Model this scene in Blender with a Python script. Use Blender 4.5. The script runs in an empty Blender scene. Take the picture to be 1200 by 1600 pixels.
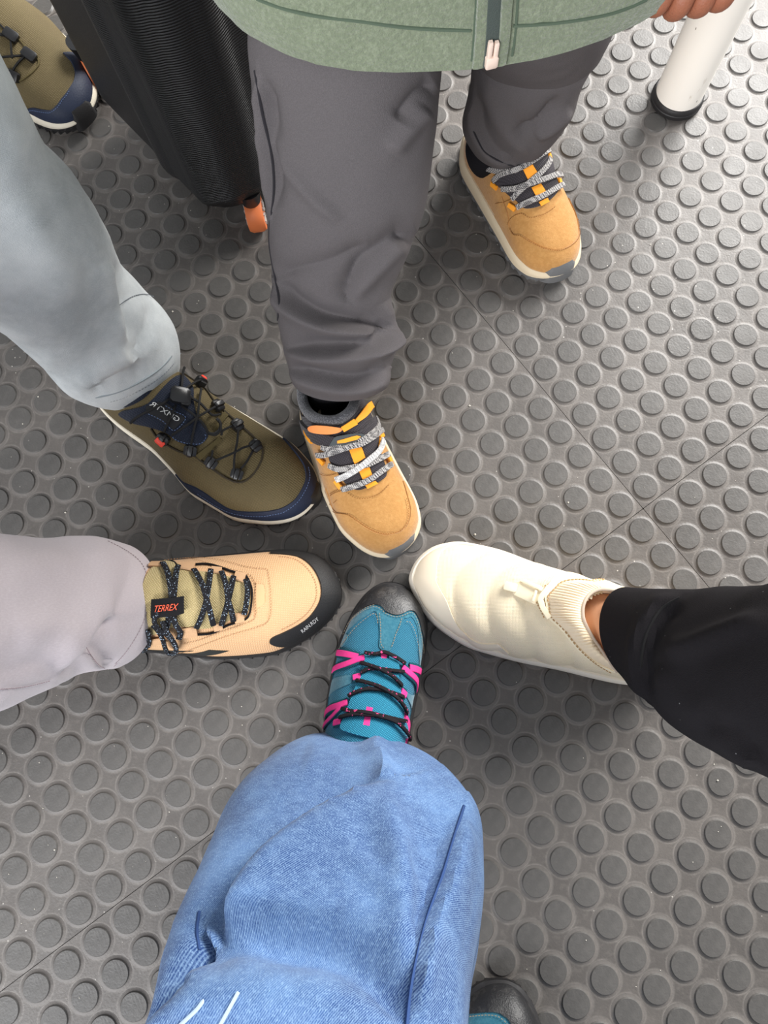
import bpy, bmesh, math, random
import numpy as np
from mathutils import Vector, Matrix, noise
from mathutils.geometry import delaunay_2d_cdt

rnd = random.Random(7)
C = bpy.context.scene.collection
SC = bpy.context.scene
PI = math.pi

# ------------------------------------------------------------------ camera
CAM_H = 0.77147
FPX = 1110.17                      # focal length for a 1200x1600 frame
CW = np.array([0.0, 0.0, CAM_H])
RW = np.array([[0.99957651, 0.0062546, -0.02841977],
               [0.0, -0.97662824, -0.21493554],
               [-0.02909989, 0.21484452, -0.97621464]])     # rows: right, down, forward
cam_d = bpy.data.cameras.new('camera')
cam_d.sensor_fit = 'VERTICAL'
cam_d.sensor_height = 32.0
cam_d.lens = FPX / 1600 * 32.0
cam_d.clip_start = 0.01
cam = bpy.data.objects.new('camera', cam_d)
C.objects.link(cam)
_m = Matrix(((RW[0][0], -RW[1][0], -RW[2][0], 0), (RW[0][1], -RW[1][1], -RW[2][1], 0),
             (RW[0][2], -RW[1][2], -RW[2][2], CAM_H), (0, 0, 0, 1)))
cam.matrix_world = _m
SC.camera = cam

# ------------------------------------------------------------------ light
world = bpy.data.worlds.new('world')
SC.world = world
world.use_nodes = True
bg = world.node_tree.nodes['Background']
bg.inputs['Color'].default_value = (0.93, 0.96, 1.0, 1)
bg.inputs['Strength'].default_value = 0.38


def area(name, loc, target, sx, sy, power, col):
    d = bpy.data.lights.new(name, 'AREA')
    d.shape = 'RECTANGLE'
    d.size, d.size_y, d.energy, d.color = sx, sy, power, col
    o = bpy.data.objects.new(name, d)
    C.objects.link(o)
    o.location = loc
    o.rotation_euler = (Vector(target) - Vector(loc)).to_track_quat('-Z', 'Y').to_euler()
    return o


area('window_light', (1.95, 2.35, 1.7), (0.2, 0.4, 0.0), 2.2, 1.3, 198, (1.0, 0.98, 0.95))
area('opposite_window_light', (-1.2, -1.85, 1.7), (-0.1, 0.0, 0.0), 1.8, 1.0, 62, (0.97, 0.98, 1.0))

SC.view_settings.view_transform = 'Standard'
SC.view_settings.look = 'None'
SC.view_settings.gamma = 1.0
SC.view_settings.use_curve_mapping = False
SC.view_settings.exposure = 0.75


# ------------------------------------------------------------------ geometry helpers
def at(px, py, z=0.0):
    """World point at height z seen at a point of the photograph."""
    d = RW.T @ np.array([(px - 600) / FPX, (py - 800) / FPX, 1.0])
    return CW + d * ((z - CAM_H) / d[2])


def pix(X):
    v = (np.asarray(X, float) - CW) @ RW.T
    return np.stack([600 + FPX * v[..., 0] / v[..., 2], 800 + FPX * v[..., 1] / v[..., 2]], -1)


def pts(s, k=1.0, ox=0.0, oy=0.0):
    """'x,y x,y' read off a crop at scale k with its corner at ox, oy."""
    return [(ox + float(a.split(',')[0]) / k, oy + float(a.split(',')[1]) / k) for a in s.split()]


def lin(c):
    return tuple((x / 255 / 12.92 if x <= 10.3 else ((x / 255 + 0.055) / 1.055) ** 2.4) for x in c)


def catmull(p, n=8, closed=False):
    p = np.asarray(p, float)
    m = len(p)
    if m < 3 and not closed:
        return np.array([p[0] + (p[-1] - p[0]) * t for t in np.linspace(0, 1, n + 1)])
    out = []
    for i in range(m if closed else m - 1):
        if closed:
            a, b, c, d = p[(i - 1) % m], p[i], p[(i + 1) % m], p[(i + 2) % m]
        else:
            a, b, c, d = p[max(i - 1, 0)], p[i], p[i + 1], p[min(i + 2, m - 1)]
        for t in np.linspace(0, 1, n, endpoint=False):
            out.append(0.5 * (2 * b + (c - a) * t + (2 * a - 5 * b + 4 * c - d) * t * t + (3 * b - a - 3 * c + d) * t ** 3))
    if not closed:
        out.append(p[-1])
    return np.array(out)


def densify(p, step, closed=True):
    p = np.asarray(p, float)
    out = []
    m = len(p)
    for i in range(m if closed else m - 1):
        a, b = p[i], p[(i + 1) % m]
        k = max(1, int(np.ceil(np.linalg.norm(b - a) / step)))
        for j in range(k):
            out.append(a + (b - a) * j / k)
    if not closed:
        out.append(p[-1])
    return np.array(out)


def pchip(P):
    x = np.array([p[0] for p in P], float)
    y = np.array([p[1] for p in P], float)
    h = np.diff(x)
    d = np.diff(y) / h
    m = np.zeros(len(x))
    for i in range(1, len(x) - 1):
        if d[i - 1] * d[i] > 0:
            w1, w2 = 2 * h[i] + h[i - 1], h[i] + 2 * h[i - 1]
            m[i] = (w1 + w2) / (w1 / d[i - 1] + w2 / d[i])
    m[0], m[-1] = d[0], d[-1]

    def f(t):
        t = np.clip(np.asarray(t, float), x[0], x[-1])
        i = np.clip(np.searchsorted(x, t, 'right') - 1, 0, len(x) - 2)
        s = (t - x[i]) / h[i]
        return (y[i] * (1 + 2 * s) * (1 - s) ** 2 + m[i] * h[i] * s * (1 - s) ** 2
                + y[i + 1] * s * s * (3 - 2 * s) + m[i + 1] * h[i] * s * s * (s - 1))
    return f


class MB:
    """Collects vertices and faces for ONE mesh object."""

    def __init__(self):
        self.v, self.f, self.uv = [], [], None

    def add(self, V, F):
        b = len(self.v)
        self.v += [tuple(map(float, x)) for x in V]
        self.f += [tuple(i + b for i in q) for q in F]

    def rings(self, R, closed=True, caps=(True, True)):
        """Loft a list of rings (each k x 3)."""
        k = len(R[0])
        V = [x for r in R for x in r]
        F = []
        for i in range(len(R) - 1):
            for j in range(k if closed else k - 1):
                a, b = i * k + j, i * k + (j + 1) % k
                F.append((a, b, b + k, a + k))
        if caps[0]:
            F.append(tuple(range(k - 1, -1, -1)))
        if caps[1]:
            F.append(tuple((len(R) - 1) * k + j for j in range(k)))
        self.add(V, F)

    def box(self, c, X, Y, Z, bev=0.18):
        """A box with chamfered rims; X, Y, Z are half-axis vectors."""
        c, X, Y, Z = (np.asarray(q, float) for q in (c, X, Y, Z))
        e = 1 - bev

        def ring(s, h):
            o = []
            for a, b in ((1, e), (e, 1), (-e, 1), (-1, e), (-1, -e), (-e, -1), (e, -1), (1, -e)):
                o.append(c + X * a * s + Y * b * s + Z * h)
            return o
        self.rings([ring(e, -1), ring(1, -e), ring(1, e), ring(e, 1)])

    def tube(self, P, r, sides=8, flat=None, N=None):
        """Swept tube along P; flat = second half-axis along N."""
        P = np.asarray(P, float)
        T = np.gradient(P, axis=0)
        T /= np.linalg.norm(T, axis=1)[:, None] + 1e-12
        r = np.broadcast_to(np.asarray(r, float), (len(P),))
        if N is None:
            n = np.array([0.0, 0, 1]) if abs(T[0][2]) < 0.9 else np.array([1.0, 0, 0])
            Ns = []
            for t in T:
                n = n - t * (n @ t)
                n /= np.linalg.norm(n) + 1e-12
                Ns.append(n)
            N = np.array(Ns)
        else:
            N = N - T * np.sum(N * T, 1)[:, None]
            N /= np.linalg.norm(N, axis=1)[:, None] + 1e-12
        B = np.cross(T, N)
        fl = r if flat is None else np.broadcast_to(np.asarray(flat, float), (len(P),))
        R = []
        for i in range(len(P)):
            e = 1.0 if flat is None or sides < 6 else 0.5
            R.append([P[i] + B[i] * r[i] * math.copysign(abs(math.cos(a)) ** e, math.cos(a)) + N[i] * fl[i] * math.copysign(abs(math.sin(a)) ** e, math.sin(a))
                      for a in np.linspace(0, 2 * PI, sides, endpoint=False)])
        self.rings(R)

    def build(self, name, mat, parent=None, smooth=True):
        me = bpy.data.meshes.new(name)
        me.from_pydata(self.v, [], self.f)
        if self.uv is not None:
            L = me.uv_layers.new(name='UVMap')
            li = np.zeros(len(me.loops), int)
            me.loops.foreach_get('vertex_index', li)
            L.data.foreach_set('uv', np.asarray(self.uv, np.float32)[li].ravel())
        bm = bmesh.new()
        bm.from_mesh(me)
        bmesh.ops.recalc_face_normals(bm, faces=bm.faces)
        bm.to_mesh(me)
        bm.free()
        me.materials.append(mat)
        if smooth:
            me.polygons.foreach_set('use_smooth', [True] * len(me.polygons))
            try:
                me.set_sharp_from_angle(angle=math.radians(40))
            except Exception:
                pass
        o = bpy.data.objects.new(name, me)
        C.objects.link(o)
        if 'stitching' in name and len(self.v) > 400:
            o['kind'] = 'stuff'                 # hundreds of thread ends, joined
        if parent is not None:
            o.parent = parent
            pm = world_loc(parent)
            o.location = (-pm[0], -pm[1], -pm[2])
        return o


def world_loc(o):
    v = np.array(o.location)
    while o.parent is not None:
        o = o.parent
        v = v + np.array(o.location)
    return v


def thing(name, label, cat, loc=(0, 0, 0), group=None):
    o = bpy.data.objects.new(name, None)
    C.objects.link(o)
    o.empty_display_size = 0.05
    o.location = tuple(map(float, loc))
    o['label'] = label
    o['category'] = cat
    if group:
        o['group'] = group
    return o


# ------------------------------------------------------------------ materials
class Mt:
    """Small node builder around a Principled surface."""

    def __init__(self, name, rgb, rough=0.6, spec=0.4, sheen=0.0):
        self.m = bpy.data.materials.new(name)
        self.m.use_nodes = True
        self.nt = self.m.node_tree
        self.b = self.nt.nodes['Principled BSDF']
        self.rgb = lin(rgb) + (1,)
        self.b.inputs['Base Color'].default_value = self.rgb
        self.b.inputs['Roughness'].default_value = rough
        self.b.inputs['Specular IOR Level'].default_value = spec
        if sheen:
            self.b.inputs['Sheen Weight'].default_value = sheen
            self.b.inputs['Sheen Roughness'].default_value = 0.5
        self.col = None
        self.h = None

    def n(self, t, **kw):
        x = self.nt.nodes.new(t)
        for k, v in kw.items():
            if k in x.inputs:
                x.inputs[k].default_value = v
            else:
                setattr(x, k, v)
        return x

    def ln(self, a, b):
        self.nt.links.new(a, b)

    def coord(self, kind='Object', scale=None, rot=None):
        c = self.n('ShaderNodeTexCoord').outputs[kind]
        if scale is None and rot is None:
            return c
        mp = self.n('ShaderNodeMapping')
        if scale is not None:
            mp.inputs['Scale'].default_value = scale
        if rot is not None:
            mp.inputs['Rotation'].default_value = rot
        self.ln(c, mp.inputs['Vector'])
        return mp.outputs[0]

    def noise(self, scale, detail=3, co=None, rough=0.55):
        t = self.n('ShaderNodeTexNoise')
        t.inputs['Scale'].default_value = scale
        t.inputs['Detail'].default_value = detail
        t.inputs['Roughness'].default_value = rough
        self.ln(co if co is not None else self.coord(), t.inputs['Vector'])
        return t.outputs['Fac']

    def wave(self, scale, co, axis='X', dist=0.0):
        t = self.n('ShaderNodeTexWave')
        t.bands_direction = axis
        t.inputs['Scale'].default_value = scale
        t.inputs['Distortion'].default_value = dist
        self.ln(co, t.inputs['Vector'])
        return t.outputs['Fac']

    def ramp(self, fac, lo, hi):
        r = self.n('ShaderNodeMapRange')
        r.inputs['From Min'].default_value = lo
        r.inputs['From Max'].default_value = hi
        r.clamp = True
        self.ln(fac, r.inputs['Value'])
        return r.outputs[0]

    def math(self, op, a, b=None):
        x = self.n('ShaderNodeMath', operation=op)
        for i, q in enumerate((a, b)):
            if q is None:
                continue
            if isinstance(q, (int, float)):
                x.inputs[i].default_value = q
            else:
                self.ln(q, x.inputs[i])
        return x.outputs[0]

    def mix(self, fac, rgb, amount=1.0):
        """Blend a colour over the current base by fac."""
        x = self.n('ShaderNodeMix', data_type='RGBA')
        if amount != 1.0:
            fac = self.math('MULTIPLY', fac, amount)
        self.ln(fac, x.inputs['Factor'])
        if self.col is None:
            x.inputs['A'].default_value = self.rgb
            for s in x.inputs:
                if s.type == 'RGBA' and s.identifier.startswith('A'):
                    s.default_value = self.rgb
        else:
            self.ln(self.col, [s for s in x.inputs if s.type == 'RGBA'][0])
        [s for s in x.inputs if s.type == 'RGBA'][1].default_value = lin(rgb) + (1,)
        self.col = [s for s in x.outputs if s.type == 'RGBA'][0]
        self.ln(self.col, self.b.inputs['Base Color'])
        return self

    def bump(self, h, dist, strength=1.0):
        x = self.n('ShaderNodeBump')
        x.inputs['Distance'].default_value = dist
        x.inputs['Strength'].default_value = strength
        self.ln(h, x.inputs['Height'])
        if self.h is not None:
            self.ln(self.h, x.inputs['Normal'])
        self.h = x.outputs[0]
        self.ln(self.h, self.b.inputs['Normal'])
        return self


def plain(name, rgb, rough=0.6, spec=0.4, grain=None, var=None, sheen=0.0):
    m = Mt(name, rgb, rough, spec, sheen)
    if grain:
        m.bump(m.noise(grain[0], 3), grain[1])
    if var:
        m.mix(m.ramp(m.noise(var[1], 3), 0.35, 0.7), var[0])
    return m.m


def fabric(name, rgb, hi, cell=900, dist=0.0006, rough=0.85, sheen=0.15, var=None, rot=0.6):
    """A woven cloth: two crossed wave sets and a broad tone variation."""
    m = Mt(name, rgb, rough, 0.25, sheen)
    c = m.coord('Object', rot=(0.0, 0.0, rot))
    a = m.wave(cell / 6.28, c, 'X')
    b = m.wave(cell / 6.28, c, 'Y')
    h = m.math('MULTIPLY', a, b)
    m.mix(h, hi)
    if var:
        m.mix(m.ramp(m.noise(var[1], 4), 0.4, 0.7), var[0], 0.6)
    m.bump(h, dist)
    return m.m


def suede(name, rgb, hi, lo):
    m = Mt(name, rgb, 0.95, 0.15, 0.3)
    m.mix(m.ramp(m.noise(260, 5, rough=0.7), 0.42, 0.75), hi, 0.55)
    m.mix(m.ramp(m.noise(28, 4), 0.5, 0.75), lo, 0.5)
    m.bump(m.noise(900, 3), 0.0005)
    return m.m


def lace_mat(name, rgb, fleck, scale=420, lo=0.58, hi=0.62):
    m = Mt(name, rgb, 0.8, 0.2)
    m.mix(m.ramp(m.noise(scale, 1), lo, hi), fleck)
    m.bump(m.noise(1500, 2), 0.0004)
    return m.m


def checker_lace(name, a, b):
    m = Mt(name, a, 0.8, 0.2)
    k = m.n('ShaderNodeTexChecker')
    k.inputs['Scale'].default_value = 760
    m.ln(m.coord('Object', rot=(0.3, 0.2, 0.8)), k.inputs['Vector'])
    m.mix(k.outputs['Fac'], b)
    return m.m


def denim(name, dark, light, fade, twill=1.0, fadelo=0.45, fadehi=0.7):
    m = Mt(name, dark, 0.88, 0.2, 0.1)
    uv = m.coord('UV', rot=(0, 0, 0.75))
    tw = m.wave(300, uv, 'X', 0.5)
    sp = m.noise(1100, 3, m.coord('UV', scale=(1.0, 0.6, 1)), 0.8)
    m.mix(m.ramp(m.noise(9, 6, m.coord('UV'), 0.65), fadelo, fadehi), fade, 0.75)
    m.mix(m.math('MULTIPLY', m.ramp(tw, 0.35, 0.8), 0.32 * twill), light)
    m.mix(m.ramp(m.noise(130, 5, m.coord('UV'), 0.75), 0.45, 0.7), light, 0.22 * twill)
    m.mix(m.ramp(sp, 0.5, 0.68), light, 0.62 * twill)
    m.bump(sp, 0.0004)
    return m.m


def sweat(name, rgb, hi, lint=None):
    m = Mt(name, rgb, 0.95, 0.1, 0.0)
    m.mix(m.ramp(m.noise(1300, 3, rough=0.8), 0.4, 0.75), hi, 0.5)
    if lint:
        v = m.n('ShaderNodeTexVoronoi')
        v.inputs['Scale'].default_value = 75
        m.ln(m.coord(), v.inputs['Vector'])
        m.mix(m.math('LESS_THAN', v.outputs['Distance'], 0.035), lint, 0.6)
    m.bump(m.noise(1500, 2), 0.0004)
    return m.m


def rubber_floor(name, base, dust, ring):
    """Worn dark rubber; dust and a painted rim highlight ring the foot of every stud."""
    m = Mt(name, base, 0.5, 0.33)
    co = m.coord('Object')
    m.mix(m.ramp(m.noise(7, 5, co), 0.42, 0.72), dust, 0.5)
    m.mix(m.ramp(m.noise(120, 4, co, 0.7), 0.5, 0.8), dust, 0.5)
    if ring:
        sp = m.n('ShaderNodeSeparateXYZ')
        m.ln(co, sp.inputs[0])
        d = []
        for ax in ('X', 'Y'):
            f = m.math('FRACT', m.math('DIVIDE', sp.outputs[ax], PITCH))
            d.append(m.math('MULTIPLY', m.math('SUBTRACT', f, 0.5), PITCH))
        r = m.math('SQRT', m.math('ADD', m.math('MULTIPLY', d[0], d[0]), m.math('MULTIPLY', d[1], d[1])))
        rg = m.math('SUBTRACT', 1.0, m.ramp(r, 0.0148, 0.0185))
        rg = m.math('MULTIPLY', rg, m.ramp(m.noise(60, 4, co), 0.25, 0.65))
        m.mix(rg, ring, 0.75)  # pale dust ring, lightened further to paint in the bright stud rims
    v = m.n('ShaderNodeTexVoronoi')
    v.inputs['Scale'].default_value = 95
    m.ln(co, v.inputs['Vector'])
    sel = m.math('MULTIPLY', m.math('LESS_THAN', v.outputs['Distance'], 0.07), m.ramp(m.noise(9, 2, co), 0.5, 0.55))
    m.mix(sel, (185, 180, 172), 0.8)
    rr = m.ramp(m.noise(15, 4, co), 0.2, 0.8)
    x = m.n('ShaderNodeMapRange')
    x.inputs['To Min'].default_value = 0.36
    x.inputs['To Max'].default_value = 0.56
    m.ln(rr, x.inputs['Value'])
    m.ln(x.outputs[0], m.b.inputs['Roughness'])
    m.bump(m.noise(400, 4, co), 0.0003)
    m.bump(m.noise(14, 3, co), 0.004, 0.5)
    return m.m


# ------------------------------------------------------------------ floor: studded rubber tiles
PITCH = 0.035
NT = 28
TI = np.array([0.80488, 0.59344])            # the tile's two directions on the floor
TJ = np.array([0.59344, -0.80488])
CROSS = np.array([0.2626, 0.1736])           # where two joints cross
M_floor = rubber_floor('rubber_floor', (86, 82, 79), (116, 110, 105), (152, 146, 140))
M_stud = rubber_floor('rubber_stud', (81, 79, 77), (101, 98, 95), None)
STUD_H = 0.0021


def stud_mesh(seg, full=True):
    m = MB()
    prof = [(0.0128, STUD_H), (0.0133, STUD_H - 0.0006), (0.0137, 0.0007), (0.0150, 0.0002), (0.0166, 0.0)] if full else [(0.0128, STUD_H), (0.0150, 0.0)]
    R = [[(r * math.cos(a), r * math.sin(a), z) for a in np.linspace(0, 2 * PI, seg, endpoint=False)] for r, z in prof]
    m.rings(R[::-1], caps=(False, True))
    return m


M_foot = rubber_floor('dusty_highlight_rubber', (94, 90, 87), (122, 116, 111), None)  # fillet colour: dust plus the lit crescent painted in all round


def dust_highlight_foot(me):
    """The fillet round the foot of a stud is coloured paler for dust and for the light its rim catches."""
    me.materials.append(M_foot)
    for p in me.polygons:
        p.material_index = int(sum(me.vertices[i].co.z < 0.0008 for i in p.vertices) == len(p.vertices))


def mesh_of(m, name, mat):
    o = m.build(name, mat)
    me = o.data
    if name == 'stud':
        dust_highlight_foot(me)
    bpy.data.objects.remove(o)
    return me


floor = bpy.data.objects.new('floor', None)
C.objects.link(floor)
floor['kind'] = 'structure'
floor['label'] = 'dark grey rubber floor of large tiles covered in round raised studs'
floor.location = (CROSS[0], CROSS[1], 0)
floor.rotation_euler = (0, 0, math.atan2(TI[1], TI[0]))
# local x runs along TI; local y is its left normal, which is -TJ
TS = NT * PITCH
gap = 0.0003
tm = MB()
tm.box((0, 0, -0.003), (TS / 2 - gap, 0, 0), (0, TS / 2 - gap, 0), (0, 0, 0.003), bev=0.0012)
tile_me = mesh_of(tm, 'floor_tile', M_floor)
sub = MB()
sub.box((0, 0, -0.011), (2 * TS, 0, 0), (0, 2 * TS, 0), (0, 0, 0.0048), bev=0.001)
so = sub.build('screed', plain('screed', (40, 38, 37), 0.9), None)
so.parent = floor
s_me = mesh_of(stud_mesh(28), 'stud', M_stud)
s_v = np.array([v.co[:] for v in s_me.vertices])
s_f = [tuple(p.vertices) for p in s_me.polygons]
c_m = stud_mesh(12, False)

# outlines of what stands on the floor, to choose the studs that show largest
OCC = [pts(s) for s in (
    '430,1140 560,1130 650,1160 735,1270 755,1400 730,1600 240,1600 310,1430 360,1270',
    '180,1040 0,1110 0,830 170,840 240,865 480,860 530,920 500,990 430,1030',
    '500,1140 520,1000 575,930 640,920 665,980 645,1160', '645,890 690,845 900,890 1200,915 1200,1215 1010,1090 740,1020',
    '0,130 120,280 180,415 290,550 420,660 495,750 470,815 340,805 180,640 60,600 0,530',
    '380,0 420,500 460,640 560,850 620,865 655,820 590,620 620,500 680,300 690,100 1000,0',
    '60,0 150,140 340,330 420,330 400,0', '725,200 760,300 850,430 915,390 850,230 900,100 730,100',
    '735,1550 790,1545 850,1600 735,1600')]


def inside(p, poly):
    r = False
    j = len(poly) - 1
    for i in range(len(poly)):
        (x1, y1), (x2, y2) = poly[i], poly[j]
        if (y1 > p[1]) != (y2 > p[1]) and p[0] < (x2 - x1) * (p[1] - y1) / (y2 - y1) + x1:
            r = not r
        j = i
    return r


cand = []
for a in range(-2, 2):
    for b in range(-2, 2):
        if not (-1 <= a <= 0 and -1 <= b <= 0):
            continue
        for i in range(NT):
            for j in range(NT):
                lx, ly = (i + 0.5 - NT / 2) * PITCH, (j + 0.5 - NT / 2) * PITCH
                gx, gy = (a + 0.5) * TS + lx, (b + 0.5) * TS + ly
                w = CROSS + TI * gx - TJ * gy
                q = pix(np.array([w[0], w[1], 0.0]))
                if -10 < q[0] < 1210 and -10 < q[1] < 1610 and not any(inside(q, o) for o in OCC):
                    cand.append((np.linalg.norm(np.array([w[0], w[1], 0]) - CW), a, b, i, j))
cand.sort()
single = set(c[1:] for c in cand[:300])
for a in range(-2, 2):
    for b in range(-2, 2):
        near = -1 <= a <= 0 and -1 <= b <= 0
        t = bpy.data.objects.new('floor_tile', tile_me)
        C.objects.link(t)
        t.parent = floor
        t.location = ((a + 0.5) * TS, (b + 0.5) * TS, 0)
        V, F = [], []
        src_v, src_f = (s_v, s_f) if near else (np.array(c_m.v), c_m.f)
        for i in range(NT):
            for j in range(NT):
                lx, ly = (i + 0.5 - NT / 2) * PITCH, (j + 0.5 - NT / 2) * PITCH
                if (a, b, i, j) in single:
                    s = bpy.data.objects.new('stud', s_me)
                    C.objects.link(s)
                    s.parent = t
                    s.location = (lx, ly, 0)
                else:
                    k = len(V) * len(src_v)
                    V.append(src_v + np.array([lx, ly, 0]))
                    F += [tuple(x + k for x in f) for f in src_f]
        me = bpy.data.meshes.new('studs')
        me.from_pydata(np.concatenate(V).tolist(), [], F)
        me.materials.append(M_stud)
        dust_highlight_foot(me)
        me.polygons.foreach_set('use_smooth', [True] * len(me.polygons))
        me.set_sharp_from_angle(angle=math.radians(30))
        so = bpy.data.objects.new('studs', me)
        C.objects.link(so)
        so.parent = t
        so['kind'] = 'stuff'

# crumbs and grit lying between the studs
cr = MB()
for k in range(420):
    x, y = rnd.uniform(-0.5, 0.5), rnd.uniform(-0.32, 0.85)
    r = rnd.uniform(0.0003, 0.0008) if k > 25 else rnd.uniform(0.0009, 0.0015)
    d = np.array([x, y]) - CROSS
    fx, fy = ((d @ TI) / PITCH) % 1 - 0.5, ((-(d @ TJ)) / PITCH) % 1 - 0.5
    dist = math.hypot(fx, fy) * PITCH
    if 0.0115 < dist < 0.0165:
        continue
    z = (STUD_H if dist <= 0.0115 else 0.0) + r * 0.5
    cr.add([(x + r, y, z), (x, y + r * 0.8, z), (x - r * 0.9, y, z), (x, y - r, z), (x, y, z + r * 0.7), (x, y, z - r * 0.5)],
           [(0, 1, 4), (1, 2, 4), (2, 3, 4), (3, 0, 4), (1, 0, 5), (2, 1, 5), (3, 2, 5), (0, 3, 5)])
g = cr.build('grit', plain('grit', (205, 200, 188), 0.8), None, smooth=False)
g['kind'] = 'stuff'
g['label'] = 'pale grit and crumbs scattered over the studded rubber floor'
g['category'] = 'grit'


# ------------------------------------------------------------------ shoes
class Shoe:
    """A shoe laid out along its own x axis (heel 0, toe L); its skin is P(q, t)."""

    def __init__(self, toe, deg, L, left, right, top, rim, n=2.4, puff=None, z0=STUD_H):
        a = math.radians(deg)
        self.d = np.array([math.cos(a), math.sin(a)])
        self.lt = np.array([-self.d[1], self.d[0]])
        self.L = L
        self.o = np.array(toe) - self.d * L
        qq = lambda P: pchip([(self.q_of(u), v) for u, v in P])
        self.wl, self.wr, self.top, self.rim = qq(left), qq(right), qq(top), qq(rim)
        self.n, self.puff, self.z0 = n, puff, z0

    @staticmethod
    def q_of(u):
        return np.arccos(np.clip(1 - 2 * np.asarray(u, float), -1, 1)) / PI

    @staticmethod
    def u_of(q):
        return (1 - np.cos(PI * np.asarray(q, float))) / 2

    def base(self, q, t):
        q, t = np.broadcast_arrays(np.asarray(q, float), np.asarray(t, float))
        q = np.clip(q, 0, 1)
        c, s = np.cos(t), np.clip(np.sin(t), 0, 1)
        w = np.where(c >= 0, self.wl(q), self.wr(q))
        e = 2 / self.n
        y = w * np.sign(c) * np.abs(c) ** e
        zr = self.rim(q)
        z = zr + (self.top(q) - zr) * s ** e
        x = self.u_of(q) * self.L
        X = self.o[0] + self.d[0] * x + self.lt[0] * y
        Y = self.o[1] + self.d[1] * x + self.lt[1] * y
        return np.stack([X, Y, z + self.z0], -1)

    def normal(self, q, t):
        e = 2e-3
        q = np.clip(q, 0.01, 0.985)
        t = np.clip(t, 0.03, PI - 0.03)
        a = self.base(q + e, t) - self.base(q - e, t)
        b = self.base(q, t + e) - self.base(q, t - e)
        n = np.cross(b, a)
        n /= np.linalg.norm(n, axis=-1)[..., None] + 1e-12
        return n

    def P(self, q, t, off=0.0):
        p = self.base(q, t)
        if self.puff is not None:
            off = off + self.puff(self.u_of(q), t)
        return p + self.normal(q, t) * np.asarray(off)[..., None] if np.ndim(off) else p + self.normal(q, t) * off

    def local(self, X):
        v = np.asarray(X)[..., :2] - self.o
        return v @ self.d / self.L, v @ self.lt

    def dom(self, X):
        u, y = self.local(X)
        u = np.clip(u, 0.003, 0.9985)
        q = self.q_of(u)
        w = np.where(y >= 0, self.wl(q), self.wr(q))
        s = np.clip(np.abs(y) / np.maximum(w, 1e-6), 0, 0.9995)
        return q, np.arccos(np.sign(y) * s ** (self.n / 2)), s

    def trace(self, P):
        """Where the sight lines of photograph points meet the shoe's skin, as (q, t)."""
        if not hasattr(self, 'grid'):
            q, t = np.meshgrid(np.linspace(0.02, 0.995, 200), np.linspace(0.02, PI - 0.02, 120), indexing='ij')
            q, t = q.ravel(), t.ravel()
            X = self.base(q, t)
            see = np.sum(self.normal(q, t) * (CW - X), 1) > 0
            self.grid = (q[see], t[see], pix(X[see]))
        gq, gt, gp = self.grid
        f = lambda a, b: pix(self.base(np.array([a]), np.array([b])))[0]
        out = []
        for p in P:
            p = np.array(p, float)
            k = int(np.argmin(np.sum((gp - p) ** 2, 1)))
            q, t = gq[k], gt[k]
            for _ in range(3):
                c = f(q, t)
                J = np.stack([(f(q + 1e-3, t) - c) / 1e-3, (f(q, t + 1e-3) - c) / 1e-3], 1)
                if abs(np.linalg.det(J)) < 1e3:
                    break
                d = np.linalg.solve(J, p - c)
                if abs(d[0]) > 0.012 or abs(d[1]) > 0.06:
                    break
                q, t = np.clip(q + d[0], 0.01, 0.998), np.clip(t + d[1], 0.01, PI - 0.01)
            out.append((float(q), float(t)))
        return np.array(out)

    # -- pieces laid on the skin
    def skin(self, m, u0=0.0, nq=90, nt=48, off=0.0, hole=None):
        q = np.linspace(self.q_of(u0) if u0 else 0.0, 1, nq)
        t = np.linspace(0, PI, nt)
        G = self.P(q[:, None], t[None, :], off)
        V = G.reshape(-1, 3)
        F = []
        for i in range(nq - 1):
            for j in range(nt - 1):
                if hole is not None:
                    u, y = self.local((G[i, j] + G[i + 1, j + 1]) / 2)
                    if ((u - hole[0]) / hole[1]) ** 2 + (y / hole[2]) ** 2 < 1:
                        continue
                F.append((i * nt + j, i * nt + j + 1, (i + 1) * nt + j + 1, (i + 1) * nt + j))
        m.add(V, F)

    def poly(self, D, th=0.001, lift=0.0, smooth=True, step=0.004, mb=None):
        """A raised patch over the region D of (q, t)."""
        D = np.asarray(D, float)
        if smooth:
            D = catmull(D, 6, True)
        S = np.array([self.L, 0.036])
        B = densify(D * S, step)
        keep = [0]
        for i in range(1, len(B)):
            if np.linalg.norm(B[i] - B[keep[-1]]) > step * 0.25:
                keep.append(i)
        B = B[keep]
        lo, hi = B.min(0), B.max(0)
        inner = []
        bl = [tuple(x) for x in B]
        for i, x in enumerate(np.arange(lo[0] + step / 2, hi[0], step)):
            for y in np.arange(lo[1] + step / 2 + (i % 2) * step / 2, hi[1], step):
                if inside((x, y), bl) and np.min(np.hypot(B[:, 0] - x, B[:, 1] - y)) > step * 0.45:
                    inner.append((x, y))
        vs = [Vector(x) for x in bl] + [Vector(x) for x in inner]
        ed = [(i, (i + 1) % len(bl)) for i in range(len(bl))]
        r = delaunay_2d_cdt(vs, ed, [], 1, 1e-7)
        ov = np.array([v[:] for v in r[0]]) / S
        up = self.P(ov[:, 0], ov[:, 1], lift + th)
        F = [tuple(f) for f in r[2]]
        k = len(up)
        low = self.P(B[:, 0] / S[0], B[:, 1] / S[1], lift - 0.0006)
        mid = self.P(B[:, 0] / S[0], B[:, 1] / S[1], lift + th * 0.55)
        mp = {}
        for i, o in enumerate(r[3]):
            for x in o:
                mp[x] = i
        n = len(B)
        V = list(up) + list(mid) + list(low)
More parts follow.
